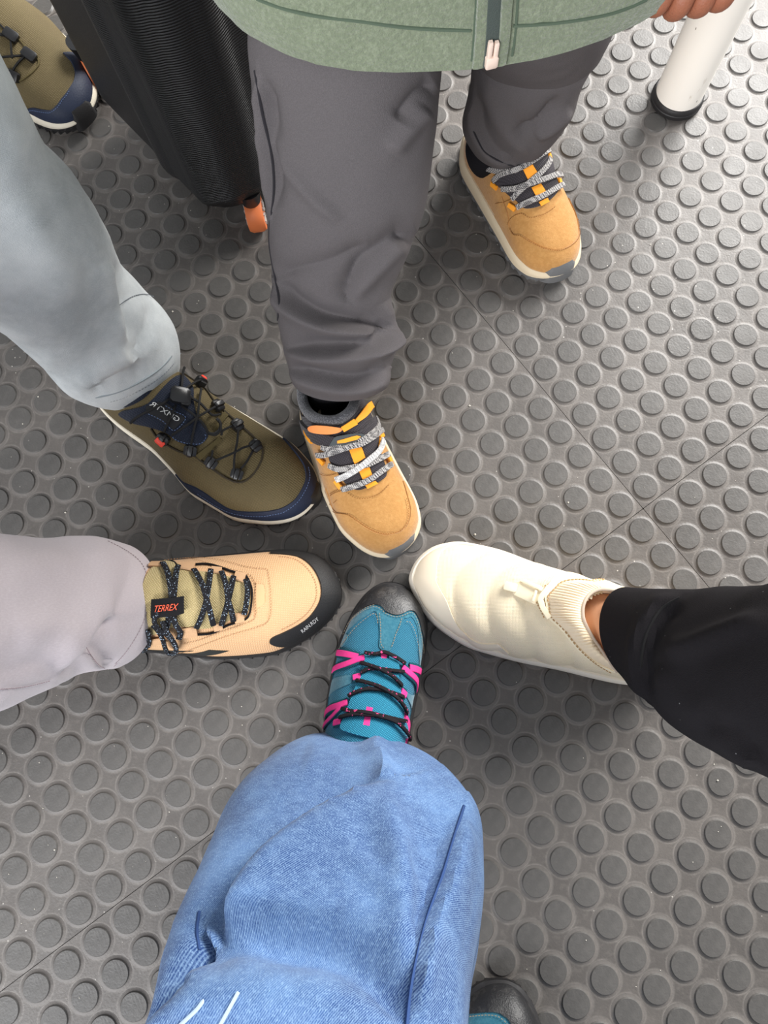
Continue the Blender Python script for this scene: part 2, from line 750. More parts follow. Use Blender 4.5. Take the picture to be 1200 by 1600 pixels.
        # pull the rim of the top face in slightly by using the mid ring as a bevel
        for i in range(n):
            j = (i + 1) % n
            if i in mp and j in mp:
                F.append((mp[i], mp[j], k + j, k + i))
                F.append((k + i, k + j, k + n + j, k + n + i))
        m = mb or MB()
        m.add(V, F)
        return m

    def rand(self, inner, th=0.0012, lift=0.0, step=0.004, mb=None):
        """A band between a traced inner edge (ends on each side) and the rim round the toe."""
        D = self.trace(inner) if not isinstance(inner, np.ndarray) else inner
        if D[0][1] > D[-1][1]:
            D = D[::-1]
        D = catmull(D, 6)
        hi, lo = 0.999, 0.004
        D = np.concatenate([[(D[0][0], lo)], D, [(D[-1][0], PI - lo)], [(hi, PI - lo)], [(hi, lo)]])
        return self.poly(D, th, lift, smooth=False, step=step, mb=mb)

    def path(self, P, n=8, smooth=True):
        D = self.trace(P)
        return catmull(D, n) if smooth else densify(D, 0.02, False)

    def ribbon(self, P, width, th=0.0012, lift=0.0006, n=8, smooth=True, arch=0.0, mb=None, sides=8, dom=None):
        D = self.path(P, n, smooth) if dom is None else dom
        k = np.linspace(0, 1, len(D))
        off = lift + arch * np.sin(PI * k) ** 0.6
        Q = self.P(D[:, 0], D[:, 1], off)
        N = self.normal(D[:, 0], D[:, 1])
        m = mb or MB()
        m.tube(Q, width / 2, sides, th / 2, N)
        return m

    def stitches(self, P, mb, gap=0.003, size=0.0007, lift=0.0012, smooth=True):
        D = self.path(P, 10, smooth)
        Q = self.P(D[:, 0], D[:, 1], lift)
        s = np.concatenate([[0], np.cumsum(np.linalg.norm(np.diff(Q, axis=0), axis=1))])
        N = self.normal(D[:, 0], D[:, 1])
        for a in np.arange(0, s[-1] - gap * 0.6, gap):
            p = np.array([[np.interp(x, s, Q[:, i]) for i in range(3)] for x in (a, a + gap * 0.3, a + gap * 0.6)])
            nn = np.array([[np.interp(a, s, N[:, i]) for i in range(3)]] * 3)
            if np.linalg.norm(p[2] - p[0]) > 1e-5:
                mb.tube(p, size / 2, 4, size / 2.4, nn)

    def block(self, m, px, ang, sx, sy, sz, lift=0.0, bev=0.25):
        """A small moulded block sitting on the skin; ang is measured in the photograph."""
        D = self.trace([px, (px[0] + 3 * math.cos(ang), px[1] + 3 * math.sin(ang))])
        c = self.P(D[:, 0], D[:, 1], lift)
        n = self.normal(D[:1, 0], D[:1, 1])[0]
        x = c[1] - c[0]
        x -= n * (x @ n)
        x /= np.linalg.norm(x) + 1e-12
        y = np.cross(n, x)
        m.box(c[0] + n * sz, x * sx, y * sy, n * sz, bev)

    def text(self, s, p0, ux, uy, mat, name, parent, off=0.0016, shear=0.0, size=1.0):
        """Flat lettering laid on the skin: p0 = left baseline, ux / uy = the unit vectors in the photograph."""
        cu = bpy.data.curves.new('lettering', 'FONT')
        cu.body = s
        cu.shear = shear
        cu.resolution_u = 3
        to = bpy.data.objects.new('lettering', cu)
        C.objects.link(to)
        bpy.context.view_layer.update()
        me = to.evaluated_get(bpy.context.evaluated_depsgraph_get()).to_mesh()
        v2 = [tuple(v.co[:2]) for v in me.vertices]
        fs = [tuple(p.vertices) for p in me.polygons]
        bpy.data.objects.remove(to)
        D = self.trace([(p0[0] + ux[0] * a + uy[0] * b, p0[1] + ux[1] * a + uy[1] * b) for a, b in v2])
        m = MB()
        m.add(self.P(D[:, 0], D[:, 1], off), fs)
        return m.build(name, mat, parent)

    def sole(self, root, mid_mat, out_mat, margin, mid_lo=0.009, spring=0.012, wave=0.0, tread=46):
        """Midsole and lugged outsole following the outline."""
        qs = np.linspace(0, 1, 72)
        zb = lambda q: spring * np.clip((self.u_of(q) - 0.72) / 0.28, 0, 1) ** 2

        def loop(mg, zf, back=0.0):
            A, Bk = [], []
            for q in qs:
                x = self.u_of(q) * (self.L + 2 * mg) - mg
                # swell the outline by the margin
                A.append((x, self.wl(q) + mg * math.sin(PI * q) ** 0.5))
                Bk.append((x, -self.wr(q) - mg * math.sin(PI * q) ** 0.5))
            pl = A[:-1] + Bk[::-1][:-1]
            zq = list(qs[:-1]) + list(qs[::-1][:-1])
            return [(*(self.o + self.d * x + self.lt * y), float(zf(q)) + self.z0) for (x, y), q in zip(pl, zq)]
        m = MB()
        rim = lambda q: self.rim(q)
        m.rings([loop(margin * 0.55, lambda q: zb(q) + mid_lo * 0.8),
                 loop(margin * 0.95, lambda q: zb(q) + mid_lo),
                 loop(margin, lambda q: (zb(q) + mid_lo + rim(q)) / 2),
                 loop(margin * 0.9, lambda q: rim(q) - 0.001),
                 loop(margin * 0.4, lambda q: rim(q) + 0.0025),
                 loop(-0.004, lambda q: rim(q) + 0.002)])
        m.build('midsole', mid_mat, root)
        o = MB()
        o.rings([loop(margin * 0.5, lambda q: zb(q) + 0.002), loop(margin * 0.8, lambda q: zb(q) + 0.0035),
                 loop(margin * 0.9, lambda q: zb(q) + mid_lo * 0.95), loop(margin * 0.3, lambda q: zb(q) + mid_lo)])
        for sgn in (1, -1):
            for q in np.linspace(0.06, 0.94, tread // 2):
                w = (self.wl(q) if sgn > 0 else -self.wr(q))
                x = self.u_of(q) * self.L
                y = w + sgn * margin * 0.15
                c = self.o + self.d * x + self.lt * (y - sgn * 0.008)
                o.box((c[0], c[1], self.z0 + float(zb(q)) + 0.0035), np.append(self.d, 0) * 0.0032,
                      np.append(self.lt, 0) * 0.011, (0, 0, 0.0035), 0.15)
        o.build('outsole', out_mat, root)

    def collar(self, root, hole, r, mat, lining, depth=0.045, drop=0.0):
        """Padded rim round the foot opening and the dark lining inside it."""
        a = np.linspace(0, 2 * PI, 48, endpoint=False)
        u = hole[0] + hole[1] * np.cos(a)
        y = hole[2] * np.sin(a)
        q = self.q_of(np.clip(u, 0.01, 0.99))
        w = np.where(y >= 0, self.wl(q), self.wr(q))
        s = np.clip(np.abs(y) / w, 0, 0.97)
        t = np.arccos(np.sign(y) * s ** (self.n / 2))
        L = self.P(q, t, 0.0)
        m = MB()
        k = len(L)
        cen = L.mean(0)
        R = []
        for ph in np.linspace(0, 2 * PI, 10, endpoint=False):
            ring = []
            for p in L:
                o = p - cen
                o[2] = 0
                o /= np.linalg.norm(o)
                ring.append(p + o * r * math.cos(ph) + np.array([0, 0, r * math.sin(ph)]))
            R.append(ring)
        R.append(R[0])
        m.rings(R, caps=(False, False))
        m.build('collar', mat, root)
        li = MB()
        R = []
        for f, dz in ((1.0, 0.0), (0.93, -0.012), (0.9, -depth), (0.5, -depth - 0.004)):
            R.append([cen + (p - cen) * np.array([f, f, 1]) + np.array([0, 0, dz]) for p in L])
        li.rings(R, caps=(False, True))
        li.build('lining', lining, root)


def shoe_root(S, name, label, group=None):
    c = S.o
    return thing(name, label, 'shoe', (c[0], c[1], 0.0), group)


M_black = plain('black_rubber', (34, 33, 34), 0.55, 0.4, (500, 0.0003))
M_blackcloth = plain('black_webbing', (26, 25, 27), 0.85, 0.2, (1200, 0.0004))
M_lining = plain('shoe_lining', (24, 23, 25), 0.95, 0.1)


# ---- teal hiking shoes (the photographer's)
M_teal_mesh = fabric('teal_mesh', (22, 88, 114), (70, 152, 180), 1300, 0.0005, 0.7, 0.1, ((26, 96, 124), 40))
M_teal_suede = suede('teal_suede', (44, 102, 122), (84, 136, 150), (36, 88, 106))
M_pink = plain('pink_webbing', (226, 62, 138), 0.8, 0.2, (1400, 0.0004))
M_tealdark = plain('dark_teal_edging', (16, 66, 78), 0.85, 0.2)
M_toe = Mt('scuffed_black_leather', (38, 38, 40), 0.42, 0.5)
M_toe.mix(M_toe.ramp(M_toe.noise(70, 5, rough=0.7), 0.5, 0.75), (96, 94, 92), 0.6)
M_toe.bump(M_toe.noise(600, 3), 0.0004)
M_toe = M_toe.m
M_thread_pale = plain('pale_thread', (158, 176, 176), 0.9)
M_thread_tan = plain('tan_thread', (150, 134, 112), 0.9)
M_lace_teal = lace_mat('black_pink_lace', (26, 22, 26), (200, 70, 120), 330, 0.66, 0.68)


def teal_shoe(toe, deg, mirror, label, front):
    l = [(0, 0.0), (0.05, 0.022), (0.2, 0.036), (0.4, 0.0405), (0.55, 0.0430), (0.7, 0.0420), (0.82, 0.0365), (0.92, 0.0265), (0.97, 0.0165), (1, 0)]
    r = [(0, 0.0), (0.05, 0.022), (0.2, 0.036), (0.4, 0.0390), (0.55, 0.0400), (0.7, 0.0415), (0.82, 0.0405), (0.92, 0.0330), (0.97, 0.0220), (1, 0)]
    if mirror:
        l, r = r, l
    S = Shoe(toe, deg, 0.25, l, r,
             [(0, 0.085), (0.2, 0.098), (0.36, 0.106), (0.5, 0.092), (0.65, 0.072), (0.8, 0.056), (0.92, 0.046), (1, 0.022)],
             [(0, 0.026), (0.5, 0.020), (0.8, 0.021), (1, 0.022)], 2.5)
    root = shoe_root(S, 'hiking_shoe', label, 'teal hiking shoes of the photographer')
    hole = (0.2, 0.16, 0.028)
    m = MB()
    S.skin(m, hole=hole)
    m.build('upper', M_teal_mesh, root)
    S.sole(root, plain('grey_midsole', (44, 43, 44), 0.6), M_black, 0.0045)
    S.collar(root, hole, 0.005, M_tealdark, M_lining)
    Z = lambda s: pts(s, 5, 480, 880)
    st = MB()
    if front:
        S.rand(Z('285,545 330,470 400,390 470,345 530,326 580,342 630,388 690,408 745,396 790,374 832,384 864,440 884,520 900,600 912,690'), 0.0016, 0.0006).build('toe_cap', M_toe, root)
        mt = S.rand(Z('236,664 300,560 360,490 450,420 520,378 548,390 556,420 640,430 735,430 752,425 775,432 812,420 850,480 872,600 890,720'), 0.0007, 0.0)
        mt.build('toe_overlay', M_teal_suede, root)
        S.poly(S.trace(Z('545,372 600,385 680,410 750,420 752,448 725,500 690,570 665,640 648,682 622,690 590,684 566,664 560,620 566,540 556,450')), 0.0011, 0.0).build('vamp_strip', M_teal_suede, root)
        # the rims of suede that frame the mesh along both sides
        for s in ('300,560 236,664 200,800 160,930 130,1080 106,1200 100,1290 118,1290 126,1190 150,1080 182,940 222,800 262,690 320,590',
                  '868,560 884,640 890,740 880,860 855,980 842,1060 830,1200 812,1320 800,1400 786,1396 806,1290 816,1200 822,1100 838,980 858,880 872,780 866,680'):
            S.poly(S.trace(Z(s)), 0.0009, 0.0).build('side_overlay', M_teal_suede, root)
        for s in ('170,920 260,888 350,880 350,930 300,960 200,1010 160,1030', '770,1010 810,1030 850,1040 835,1120 815,1140 780,1060'):
            S.poly(S.trace(Z(s)), 0.0010, 0.0).build('quarter_patch', M_teal_suede, root)
        S.poly(S.trace(Z('470,735 600,745 690,770 712,820 706,900 712,960 722,1060 735,1150 760,1250 790,1370 640,1400 330,1330 270,1290 300,1200 340,1090 380,980 420,900 436,820 450,770')), 0.003, 0.0).build('tongue', fabric('bright_teal_mesh', (14, 98, 128), (62, 168, 196), 1300, 0.0005, 0.7, 0.1), root)
        for s, w in (('246,704 310,715 400,738', 0.0062), ('200,838 300,798 400,758 450,746', 0.0062), ('735,815 790,860 845,925 866,995', 0.0062),
                     ('788,818 840,828 884,848', 0.0066), ('364,902 420,888', 0.0062), ('724,1000 758,1032', 0.0068),
                     ('110,1172 190,1140 250,1118 320,1094', 0.0062), ('140,1280 190,1220 240,1165 300,1098', 0.0042), ('738,1186 775,1245 820,1312', 0.0062),
                     ('742,1196 770,1280 795,1396', 0.0042), ('222,1252 272,1240', 0.006), ('600,702 598,752', 0.0062), ('488,1134 474,1200 460,1276', 0.0068), ('745,1384 790,1396', 0.006)):
            e = S.ribbon(Z(s), w * 1.65, 0.0014, 0.0016).build('strap', M_tealdark, root)
            S.ribbon(Z(s), w, 0.0016, 0.0023).build('pink_webbing', M_pink, e)
        lc = MB()
        for s, a in (('455,715 530,727 590,712 640,728 690,755 745,792', 0.001), ('425,795 500,825 560,850 650,905 715,968', 0.003), ('430,872 475,848 540,842 640,852 735,855', 0.001),
                     ('392,934 500,970 620,1030 690,1090 745,1175', 0.003), ('335,1055 420,1015 520,1005 620,1020 725,1050', 0.001),
                     ('292,1150 340,1172 400,1182', 0.001), ('275,1222 350,1205 450,1204 560,1210 640,1222 740,1230', 0.002), ('520,1208 600,1228 660,1256 720,1310 765,1372', 0.003), ('370,1182 450,1190 560,1206', 0.003)):
            S.ribbon(Z(s), 0.0036, 0.003, 0.0046, arch=a, mb=lc)
        lc.build('lace', M_lace_teal, root)
        for s in ('275,560 335,478 400,412 470,365 530,346 575,362 622,402 690,424 750,412 795,392 825,400 852,450 872,530 888,620 900,710',
                  '290,530 350,455 420,385 480,348 530,332', '566,395 572,470 574,560 578,640 600,674', '735,436 715,500 690,560 668,630 650,672',
                  '256,690 320,590 380,515 455,445 520,400 545,420 552,480', '770,462 800,470 838,560 858,660 868,740'):
            S.stitches(Z(s), st, lift=0.0022)
        st.build('stitching', M_thread_tan, root)
    else:
        Y = lambda s: pts(s, 4, 660, 1450)
        S.rand(Y('40,640 150,590 260,548 360,532 460,530 520,560 560,620 590,720'), 0.0016, 0.0006).build('toe_cap', M_toe, root)
        D = np.array([(0.62, 0.02), (0.75, 0.9), (0.80, 1.57), (0.75, 2.2), (0.62, PI - 0.02)])
        S.rand(D, 0.0007, 0.0).build('toe_overlay', M_teal_suede, root)
        S.stitches(Y('150,612 260,568 360,550 450,550 505,578 545,640'), st, lift=0.0024)
        st.build('stitching', M_thread_tan, root)
        lc = MB()
        for u in (0.36, 0.44, 0.52, 0.6):
            q = float(S.q_of(u))
            S.ribbon(None, 0.0036, 0.003, 0.003, mb=lc, dom=np.array([(q + 0.05 * math.cos(k), k) for k in np.linspace(1.1, 2.05, 9)]))
        lc.build('lace', M_lace_teal, root)
    return S, root


teal, teal_root = teal_shoe((-0.0125, 0.0845), 80.1, False, 'teal mesh hiking shoe with pink straps under the blue jeans leg', True)
teal2, teal2_root = teal_shoe((0.0915, -0.2885), 87, True, 'teal shoe with black toe cap half hidden at the bottom edge of the photo', False)


# ---- beige trail shoe
M_beige = fabric('beige_ripstop', (216, 172, 128), (230, 188, 146), 900, 0.0004, 0.75, 0.1, rot=0.06)
M_beige_tpu = plain('beige_overlay', (224, 178, 132), 0.5, 0.4)
M_beige_loop = plain('beige_webbing', (206, 166, 128), 0.8, 0.2, (1300, 0.0004))
M_thread_brown = plain('brown_thread', (168, 128, 90), 0.9)
M_tongue_beige = fabric('straw_mesh_tongue', (176, 156, 108), (222, 206, 160), 1150, 0.0006, 0.8, 0.1, rot=0.85)
M_lace_beige = lace_mat('black_flecked_lace', (28, 28, 32), (176, 196, 216), 760, 0.66, 0.68)
M_rand_black = plain('black_toe_rand', (36, 36, 37), 0.6, 0.35, (700, 0.0004))
M_stripe = plain('black_stripe', (40, 42, 40), 0.5, 0.4)
M_coral = plain('coral_lettering', (238, 98, 66), 0.7)
M_whiteink = plain('white_lettering', (206, 206, 204), 0.7)
bs = Shoe((-0.0690, 0.0760), 2.4, 0.302,
          [(0, 0), (0.05, 0.024), (0.2, 0.036), (0.4, 0.0405), (0.6, 0.0450), (0.8, 0.0480), (0.9, 0.0430), (0.955, 0.0320), (0.985, 0.0180), (1, 0)],
          [(0, 0), (0.05, 0.024), (0.2, 0.044), (0.4, 0.0525), (0.6, 0.0600), (0.75, 0.0580), (0.87, 0.0440), (0.945, 0.0280), (0.985, 0.0140), (1, 0)],
          [(0, 0.085), (0.2, 0.104), (0.36, 0.110), (0.5, 0.099), (0.65, 0.077), (0.8, 0.061), (0.92, 0.050), (1, 0.024)],
          [(0, 0.026), (0.5, 0.021), (0.8, 0.021), (1, 0.022)], 1.9)
br = shoe_root(bs, 'trail_shoe', 'beige trail shoe with black toe guard and black laces under lilac trousers')
hole = (0.2, 0.155, 0.03)
m = MB()
bs.skin(m, hole=hole)
m.build('upper', M_beige, br)
bs.sole(br, M_black, M_black, 0.0030, tread=56)
bs.collar(br, hole, 0.006, M_beige_loop, M_lining)
Z = lambda s: pts(s, 2.143, 0, 800)
W = lambda s: pts(s, 5.4545, 200, 860)
bs.rand(Z('905,141 950,143 1000,152 1040,180 1066,222 1075,262 1068,300 1040,344 1000,376 950,402 914,418 902,432 912,442 960,446 1000,452'), 0.0016, 0.0004).build('toe_guard', M_rand_black, br)
st = MB()
bs.stitches(Z('935,150 985,158 1022,182 1052,226 1060,266 1054,298 1030,336 990,368 940,394'), st, 0.0028, 0.0007, 0.0008)
bs.stitches(W('1180,160 1000,140 700,75 480,60 300,60'), st)
bs.stitches(W('1190,165 1210,300 1215,480 1190,600 1100,650 800,740 560,830 400,870'), st)
bs.stitches(W('1090,280 1085,400 1082,560 1020,610 760,700 600,760 460,790'), st)
bs.stitches(W('1085,285 1040,215 980,195 700,120 600,90 460,70'), st)
st.build('stitching', M_thread_brown, br)
bs.poly(bs.trace(W('1085,285 1150,290 1165,330 1165,440 1130,480 1100,490 1080,560 1075,400')), 0.0006, 0, smooth=False).build('overlay_tab', M_beige_tpu, br)
bs.poly(bs.trace(W('180,190 300,105 400,120 560,180 720,200 900,240 1000,255 1035,330 1040,440 1020,520 985,540 900,570 760,640 600,660 460,640 300,660 200,700 120,500')), 0.0028, -0.0006).build('tongue', M_tongue_beige, br)
e = MB()
bs.ribbon(W('300,102 385,108 430,160'), 0.0018, 0.002, 0.0016, mb=e)
bs.ribbon(W('560,132 690,130 880,186 990,212 1045,300 1055,400 1035,530 990,588 850,632 720,694 590,708'), 0.0018, 0.0022, 0.0018, mb=e)
e.build('eyestay_edge', M_blackcloth, br)
for s, w in (('190,140 290,140', 0.011), ('440,150 560,165', 0.0125), ('705,180 795,190', 0.0085), ('905,225 995,245', 0.0105), ('905,575 985,560', 0.0105), ('725,650 800,632', 0.0085), ('470,690 585,675', 0.0125), ('200,760 300,750', 0.011)):
    bs.ribbon(W(s), w, 0.003, 0.0032, smooth=False).build('lace_loop', M_beige_loop, br)
lc = MB()
for s, a in (('296,140 335,220 360,320 372,410', .002), ('430,165 405,260 395,330 390,410', .002), ('555,190 610,290 650,400 690,520 722,620', .003), ('700,190 680,290 655,420 620,540 580,640', .0015),
             ('790,205 825,310 845,420 875,510 895,590', .003), ('895,240 870,340 840,450 805,560 790,620', .0015), ('1000,265 1012,340 1005,430 985,535', .002),
             ('350,530 345,580 330,640 345,690', .002), ('390,540 410,600 450,660 440,720', .002)):
    bs.ribbon(W(s), 0.0056, 0.0022, 0.0048, arch=a, mb=lc)
for s, l in (('262,500 230,560 260,620 330,670 385,720 420,780 410,815 370,830 335,790 310,720 270,650 220,600', 0.007), ('300,560 330,620 380,680 420,740 428,790', 0.010),
             ('180,640 190,720 180,770 150,710', 0.006), ('185,760 120,840 40,905 10,925', 0.003)):
    bs.ribbon(W(s), 0.0048, 0.0024, l, mb=lc)
lc.build('lace', M_lace_beige, br)
tb = bs.poly(bs.trace(W('200,412 380,400 470,390 474,515 400,535 200,545')), 0.0022, 0.0052, smooth=False).build('name_tab', M_blackcloth, br)
bs.text('TERREX', W('218,500')[0], (10.2, -0.7), (1.6, -12.2), M_coral, 'tab_lettering', tb, off=0.0082, shear=0.25)
bs.text('RAIN.RDY', Z('1010,401')[0], (5.7, -4.6), (-4.6, -6.2), M_whiteink, 'toe_lettering', br, off=0.0024)
for s in ('600,508 655,508 766,464 700,461', '478,512 552,510 648,464 585,464', '395,514 452,512 532,477 480,487'):
    bs.poly(bs.trace(Z(s)), 0.0006, 0, smooth=False, step=0.003).build('side_stripe', M_stripe, br)

def bumper(S, root, t0, t1, mat):
    """Rubber toe bumper wrapped over the front of the sole."""
    m = MB()
    R = []
    for a in np.linspace(t0, t1, 22):
        # walk round the toe outline from one side to the other
        side = 1 if a < PI / 2 else -1
        k = abs(a - PI / 2) / (PI / 2)
        u = 1 - 0.20 * k ** 2
        q = float(S.q_of(u))
        w = float(S.wl(q)) if side > 0 else -float(S.wr(q))
        mg = 0.0052
        c = S.o + S.d * (u * S.L + mg * (1 - k) ** 0.5) + S.lt * (w + side * mg * k ** 0.5)
        inn = S.o + S.d * (u * S.L - 0.006) + S.lt * (w * 0.86)
        z = S.z0
        zr = float(S.rim(q))
        e = min(1.0, 0.35 + 0.65 * min(len(R), 21 - len(R)) / 4)
        c = inn + (c - inn) * (0.72 + 0.28 * e)
        zr = zr * (0.8 + 0.2 * e) - 0.004 * (1 - e)
        R.append([(*inn, z + 0.008), (*c, z + 0.009), (*(c * 1.0), z + zr * 0.8), (*(c * 0.8 + inn * 0.2), z + zr + 0.006), (*(c * 0.45 + inn * 0.55), z + zr + 0.011), (*inn, z + zr + 0.009)])
    m.rings(R)
    m.build('toe_bumper', mat, root)


# ---- olive outdoor shoes
M_olive = fabric('olive_ripstop', (94, 82, 54), (110, 98, 68), 900, 0.0004, 0.7, 0.05, ((80, 68, 44), 14))
M_olive_web = plain('olive_webbing', (88, 78, 50), 0.8, 0.2, (1100, 0.0004))
M_navy = plain('navy_rand', (34, 42, 62), 0.6, 0.35, (500, 0.0003))
M_navy_t = fabric('navy_tongue', (24, 30, 44), (34, 42, 60), 1000, 0.0004, 0.8)
M_thread_blue = plain('blue_thread', (92, 110, 146), 0.9)
M_cream_eva = plain('cream_midsole', (222, 214, 196), 0.65, 0.3, (300, 0.0003))
M_cord = plain('black_cord', (20, 19, 19), 0.7, 0.3)
M_hook = plain('black_plastic', (24, 24, 26), 0.35, 0.5)
M_red = plain('red_plastic', (236, 74, 56), 0.45, 0.45)
M_label = plain('black_label', (20, 20, 24), 0.7)


def olive_shoe(toe, deg, label, mirror, front):
    l = [(0, 0), (0.05, 0.024), (0.2, 0.040), (0.35, 0.0420), (0.5, 0.0400), (0.65, 0.0400), (0.78, 0.0395), (0.88, 0.0330), (0.95, 0.0235), (0.985, 0.0130), (1, 0)]
    r = [(0, 0), (0.05, 0.024), (0.2, 0.0385), (0.35, 0.0420), (0.48, 0.0510), (0.60, 0.0610), (0.74, 0.0610), (0.86, 0.0500), (0.94, 0.0360), (0.985, 0.0200), (1, 0)]
    if mirror:
        l, r = r, l
    S = Shoe(toe, deg, 0.288, l, r,
             [(0, 0.085), (0.2, 0.104), (0.36, 0.108), (0.5, 0.094), (0.65, 0.073), (0.8, 0.058), (0.92, 0.048), (1, 0.026)],
             [(0, 0.036), (0.4, 0.028), (0.8, 0.022), (1, 0.024)], 2.4)
    root = shoe_root(S, 'outdoor_shoe', label, 'olive shoes of the person in pale jeans')
    hole = (0.2, 0.16, 0.03)
    m = MB()
    S.skin(m, hole=hole)
    m.build('upper', M_olive, root)
    S.sole(root, M_cream_eva, M_black, 0.0034)
    S.collar(root, hole, 0.005, M_navy_t, M_lining)
    bumper(S, root, 0.95, 1.75, M_black)
    if not front:
        Z = lambda s: pts(s, 6, 0, 0)
        S.rand(Z('590,500 630,540 670,590 700,670 690,760 650,830 600,900 540,980 480,1030 400,1025 310,1008 240,1040 180,1090'), 0.0014, 0.0004).build('toe_rand', M_navy, root)
        st = MB()
        S.stitches(Z('650,860 600,930 545,1005 480,1050 400,1045 310,1028 250,1060'), st, 0.003, 0.0008, 0.0022)
        st.build('stitching', M_thread_blue, root)
        e = MB()
        S.ribbon(Z('0,240 80,300 180,370 250,450 340,530 365,580 340,640 280,700 190,760 100,750 0,700'), 0.0022, 0.0022, 0.0006, mb=e)
        e.build('lacing_panel_seam', M_olive_web, root)
        lc = MB()
        for s in ('0,240 110,350', '110,350 0,330', '120,370 130,560', '0,550 270,530', '250,540 130,700', '0,340 110,350'):
            S.ribbon(Z(s), 0.0024, 0.0024, 0.004, mb=lc)
        lc.build('lace_cord', M_cord, root)
        for p, a in (((110, 345), 0.6), ((280, 530), 0.6), ((135, 715), 0.5)):
            hb = MB()
            S.block(hb, (p[0] / 6, p[1] / 6), a, 0.0085, 0.0058, 0.0035)
            hb.build('lace_hook', M_hook, root)
        return S, root
    Z = lambda s: pts(s, 2.857, 100, 540)
    V = lambda s: pts(s, 5.4545, 200, 570)
    S.rand(Z('470,592 510,604 560,620 620,650 680,692 730,724 780,738 850,741 920,736 975,722 1025,690 1060,640 1078,590 1070,540 1040,492 1005,448 975,415'), 0.0014, 0.0004).build('toe_rand', M_navy, root)
    st = MB()
    S.stitches(Z('600,655 670,702 740,738 850,756 930,750 985,736 1038,698 1074,645 1092,592 1084,545'), st, 0.003, 0.0008, 0.0022)
    S.stitches(V('390,610 430,640 540,670 620,668 660,620 640,580'), st, 0.003, 0.0008, 0.0042)
    S.stitches(V('190,410 300,470 400,555 490,460 400,400 300,340'), st, 0.003, 0.0008, 0.0052)
    st.build('stitching', M_thread_blue, root)
    S.poly(S.trace(V('-60,400 180,330 430,110 470,120 540,210 555,330 590,450 660,560 680,610 640,660 580,690 520,680 420,640 330,570 200,520 60,480')), 0.004, 0.0).build('tongue', M_navy_t, root)
    lb = S.poly(S.trace(V('170,350 260,320 330,330 490,460 400,550 250,450 170,400')), 0.0010, 0.0040, smooth=False).build('tongue_label', M_label, root)
    S.text('GMXTR', V('430,490')[0], (-12.6, -7.9), (6.0, -8.2), M_whiteink, 'label_lettering', lb, off=0.0058)
    e = MB()
    S.ribbon(V('480,50 560,120 640,190 720,300 820,400 960,520 1080,630 1140,700 1145,760 1110,870 1040,960 960,1000 860,975 740,900 640,830 560,770 440,735 340,680 250,610 200,540'), 0.0020, 0.0024, 0.0008, mb=e)
    e.build('lacing_panel_seam', plain('dark_olive_seam', (48, 40, 26), 0.8), root)
    S.poly(S.trace(V('575,770 770,620 800,640 620,810')), 0.0016, 0.0012, smooth=False).build('webbing_tab', M_olive_web, root)
    S.poly(S.trace(V('815,405 865,425 760,560 720,560')), 0.0012, 0.0006, smooth=False).build('webbing_tab', M_olive_web, root)
    lc = MB()
    for s, a in (('440,230 440,130 470,60', .002), ('470,240 560,190 595,180', .002), ('520,300 600,350 700,440 770,440', .001), ('600,240 590,340 580,460 540,690', .003), ('745,380 660,415 580,455 390,590', .003),
                 ('405,350 370,440 325,560', .002), ('370,290 250,360 60,470', .002), ('455,360 560,440 640,520 680,590', .002), ('925,540 920,700 905,890', .002), ('1060,700 920,745 720,820', .003), ('1060,740 1010,830 960,890', .001),
                 ('870,540 800,570 790,600', .001), ('720,730 715,800', .001), ('680,590 740,600 780,560 760,480', .003)):
        S.ribbon(V(s), 0.0024, 0.0024, 0.0060, arch=a, mb=lc)
    lc.build('lace_cord', M_cord, root)
    for p, a, red in (((597, 180), 0.9, 1), ((315, 620), 0.55, 1), ((750, 370), 0.9, 0), ((920, 530), 0.9, 0), ((1080, 700), 0.85, 0), ((930, 930), 0.3, 0), ((712, 830), 0.6, 0), ((535, 725), 0.2, 0)):
        hb = MB()
        q = (200 + p[0] / 5.4545, 570 + p[1] / 5.4545)
        S.block(hb, q, a, 0.0064, 0.0050, 0.0034, 0.0015, 0.3)
        S.block(hb, q, a, 0.0030, 0.0060, 0.0046, 0.0015, 0.3)
        ho = hb.build('lace_hook', M_hook, root)
        if red:
            rb = MB()
            S.block(rb, (q[0] + (1 if p[1] < 300 else -1), q[1] + (-1 if p[1] < 300 else 1.5)), a + 0.2, 0.0050, 0.0030, 0.0032, 0.0052, 0.3)
            rb.build('red_clip', M_red, ho)
    hb = MB()
    S.block(hb, V('430,285')[0], 0.25, 0.0096, 0.0080, 0.0050, 0.0052, 0.3)
    S.block(hb, V('480,320')[0], 0.25, 0.0050, 0.0060, 0.0040, 0.0052, 0.3)
    hb.build('cord_lock', M_hook, root)
    rr = MB()
    S.ribbon(V('740,470 775,510 770,560 730,590 680,585'), 0.0030, 0.0030, 0.0064, mb=rr)
    rr.build('pull_ring', M_hook, root)
    return S, root


olive, olive_root = olive_shoe((-0.0985, 0.1790), -30.5, 'olive shoe with navy rand and toggle lacing beside the front tan shoe', False, True)
olive2, olive2_root = olive_shoe((-0.4070, 0.6640), -47.5, 'olive shoe at the top left corner beside the black suitcase', True, False)

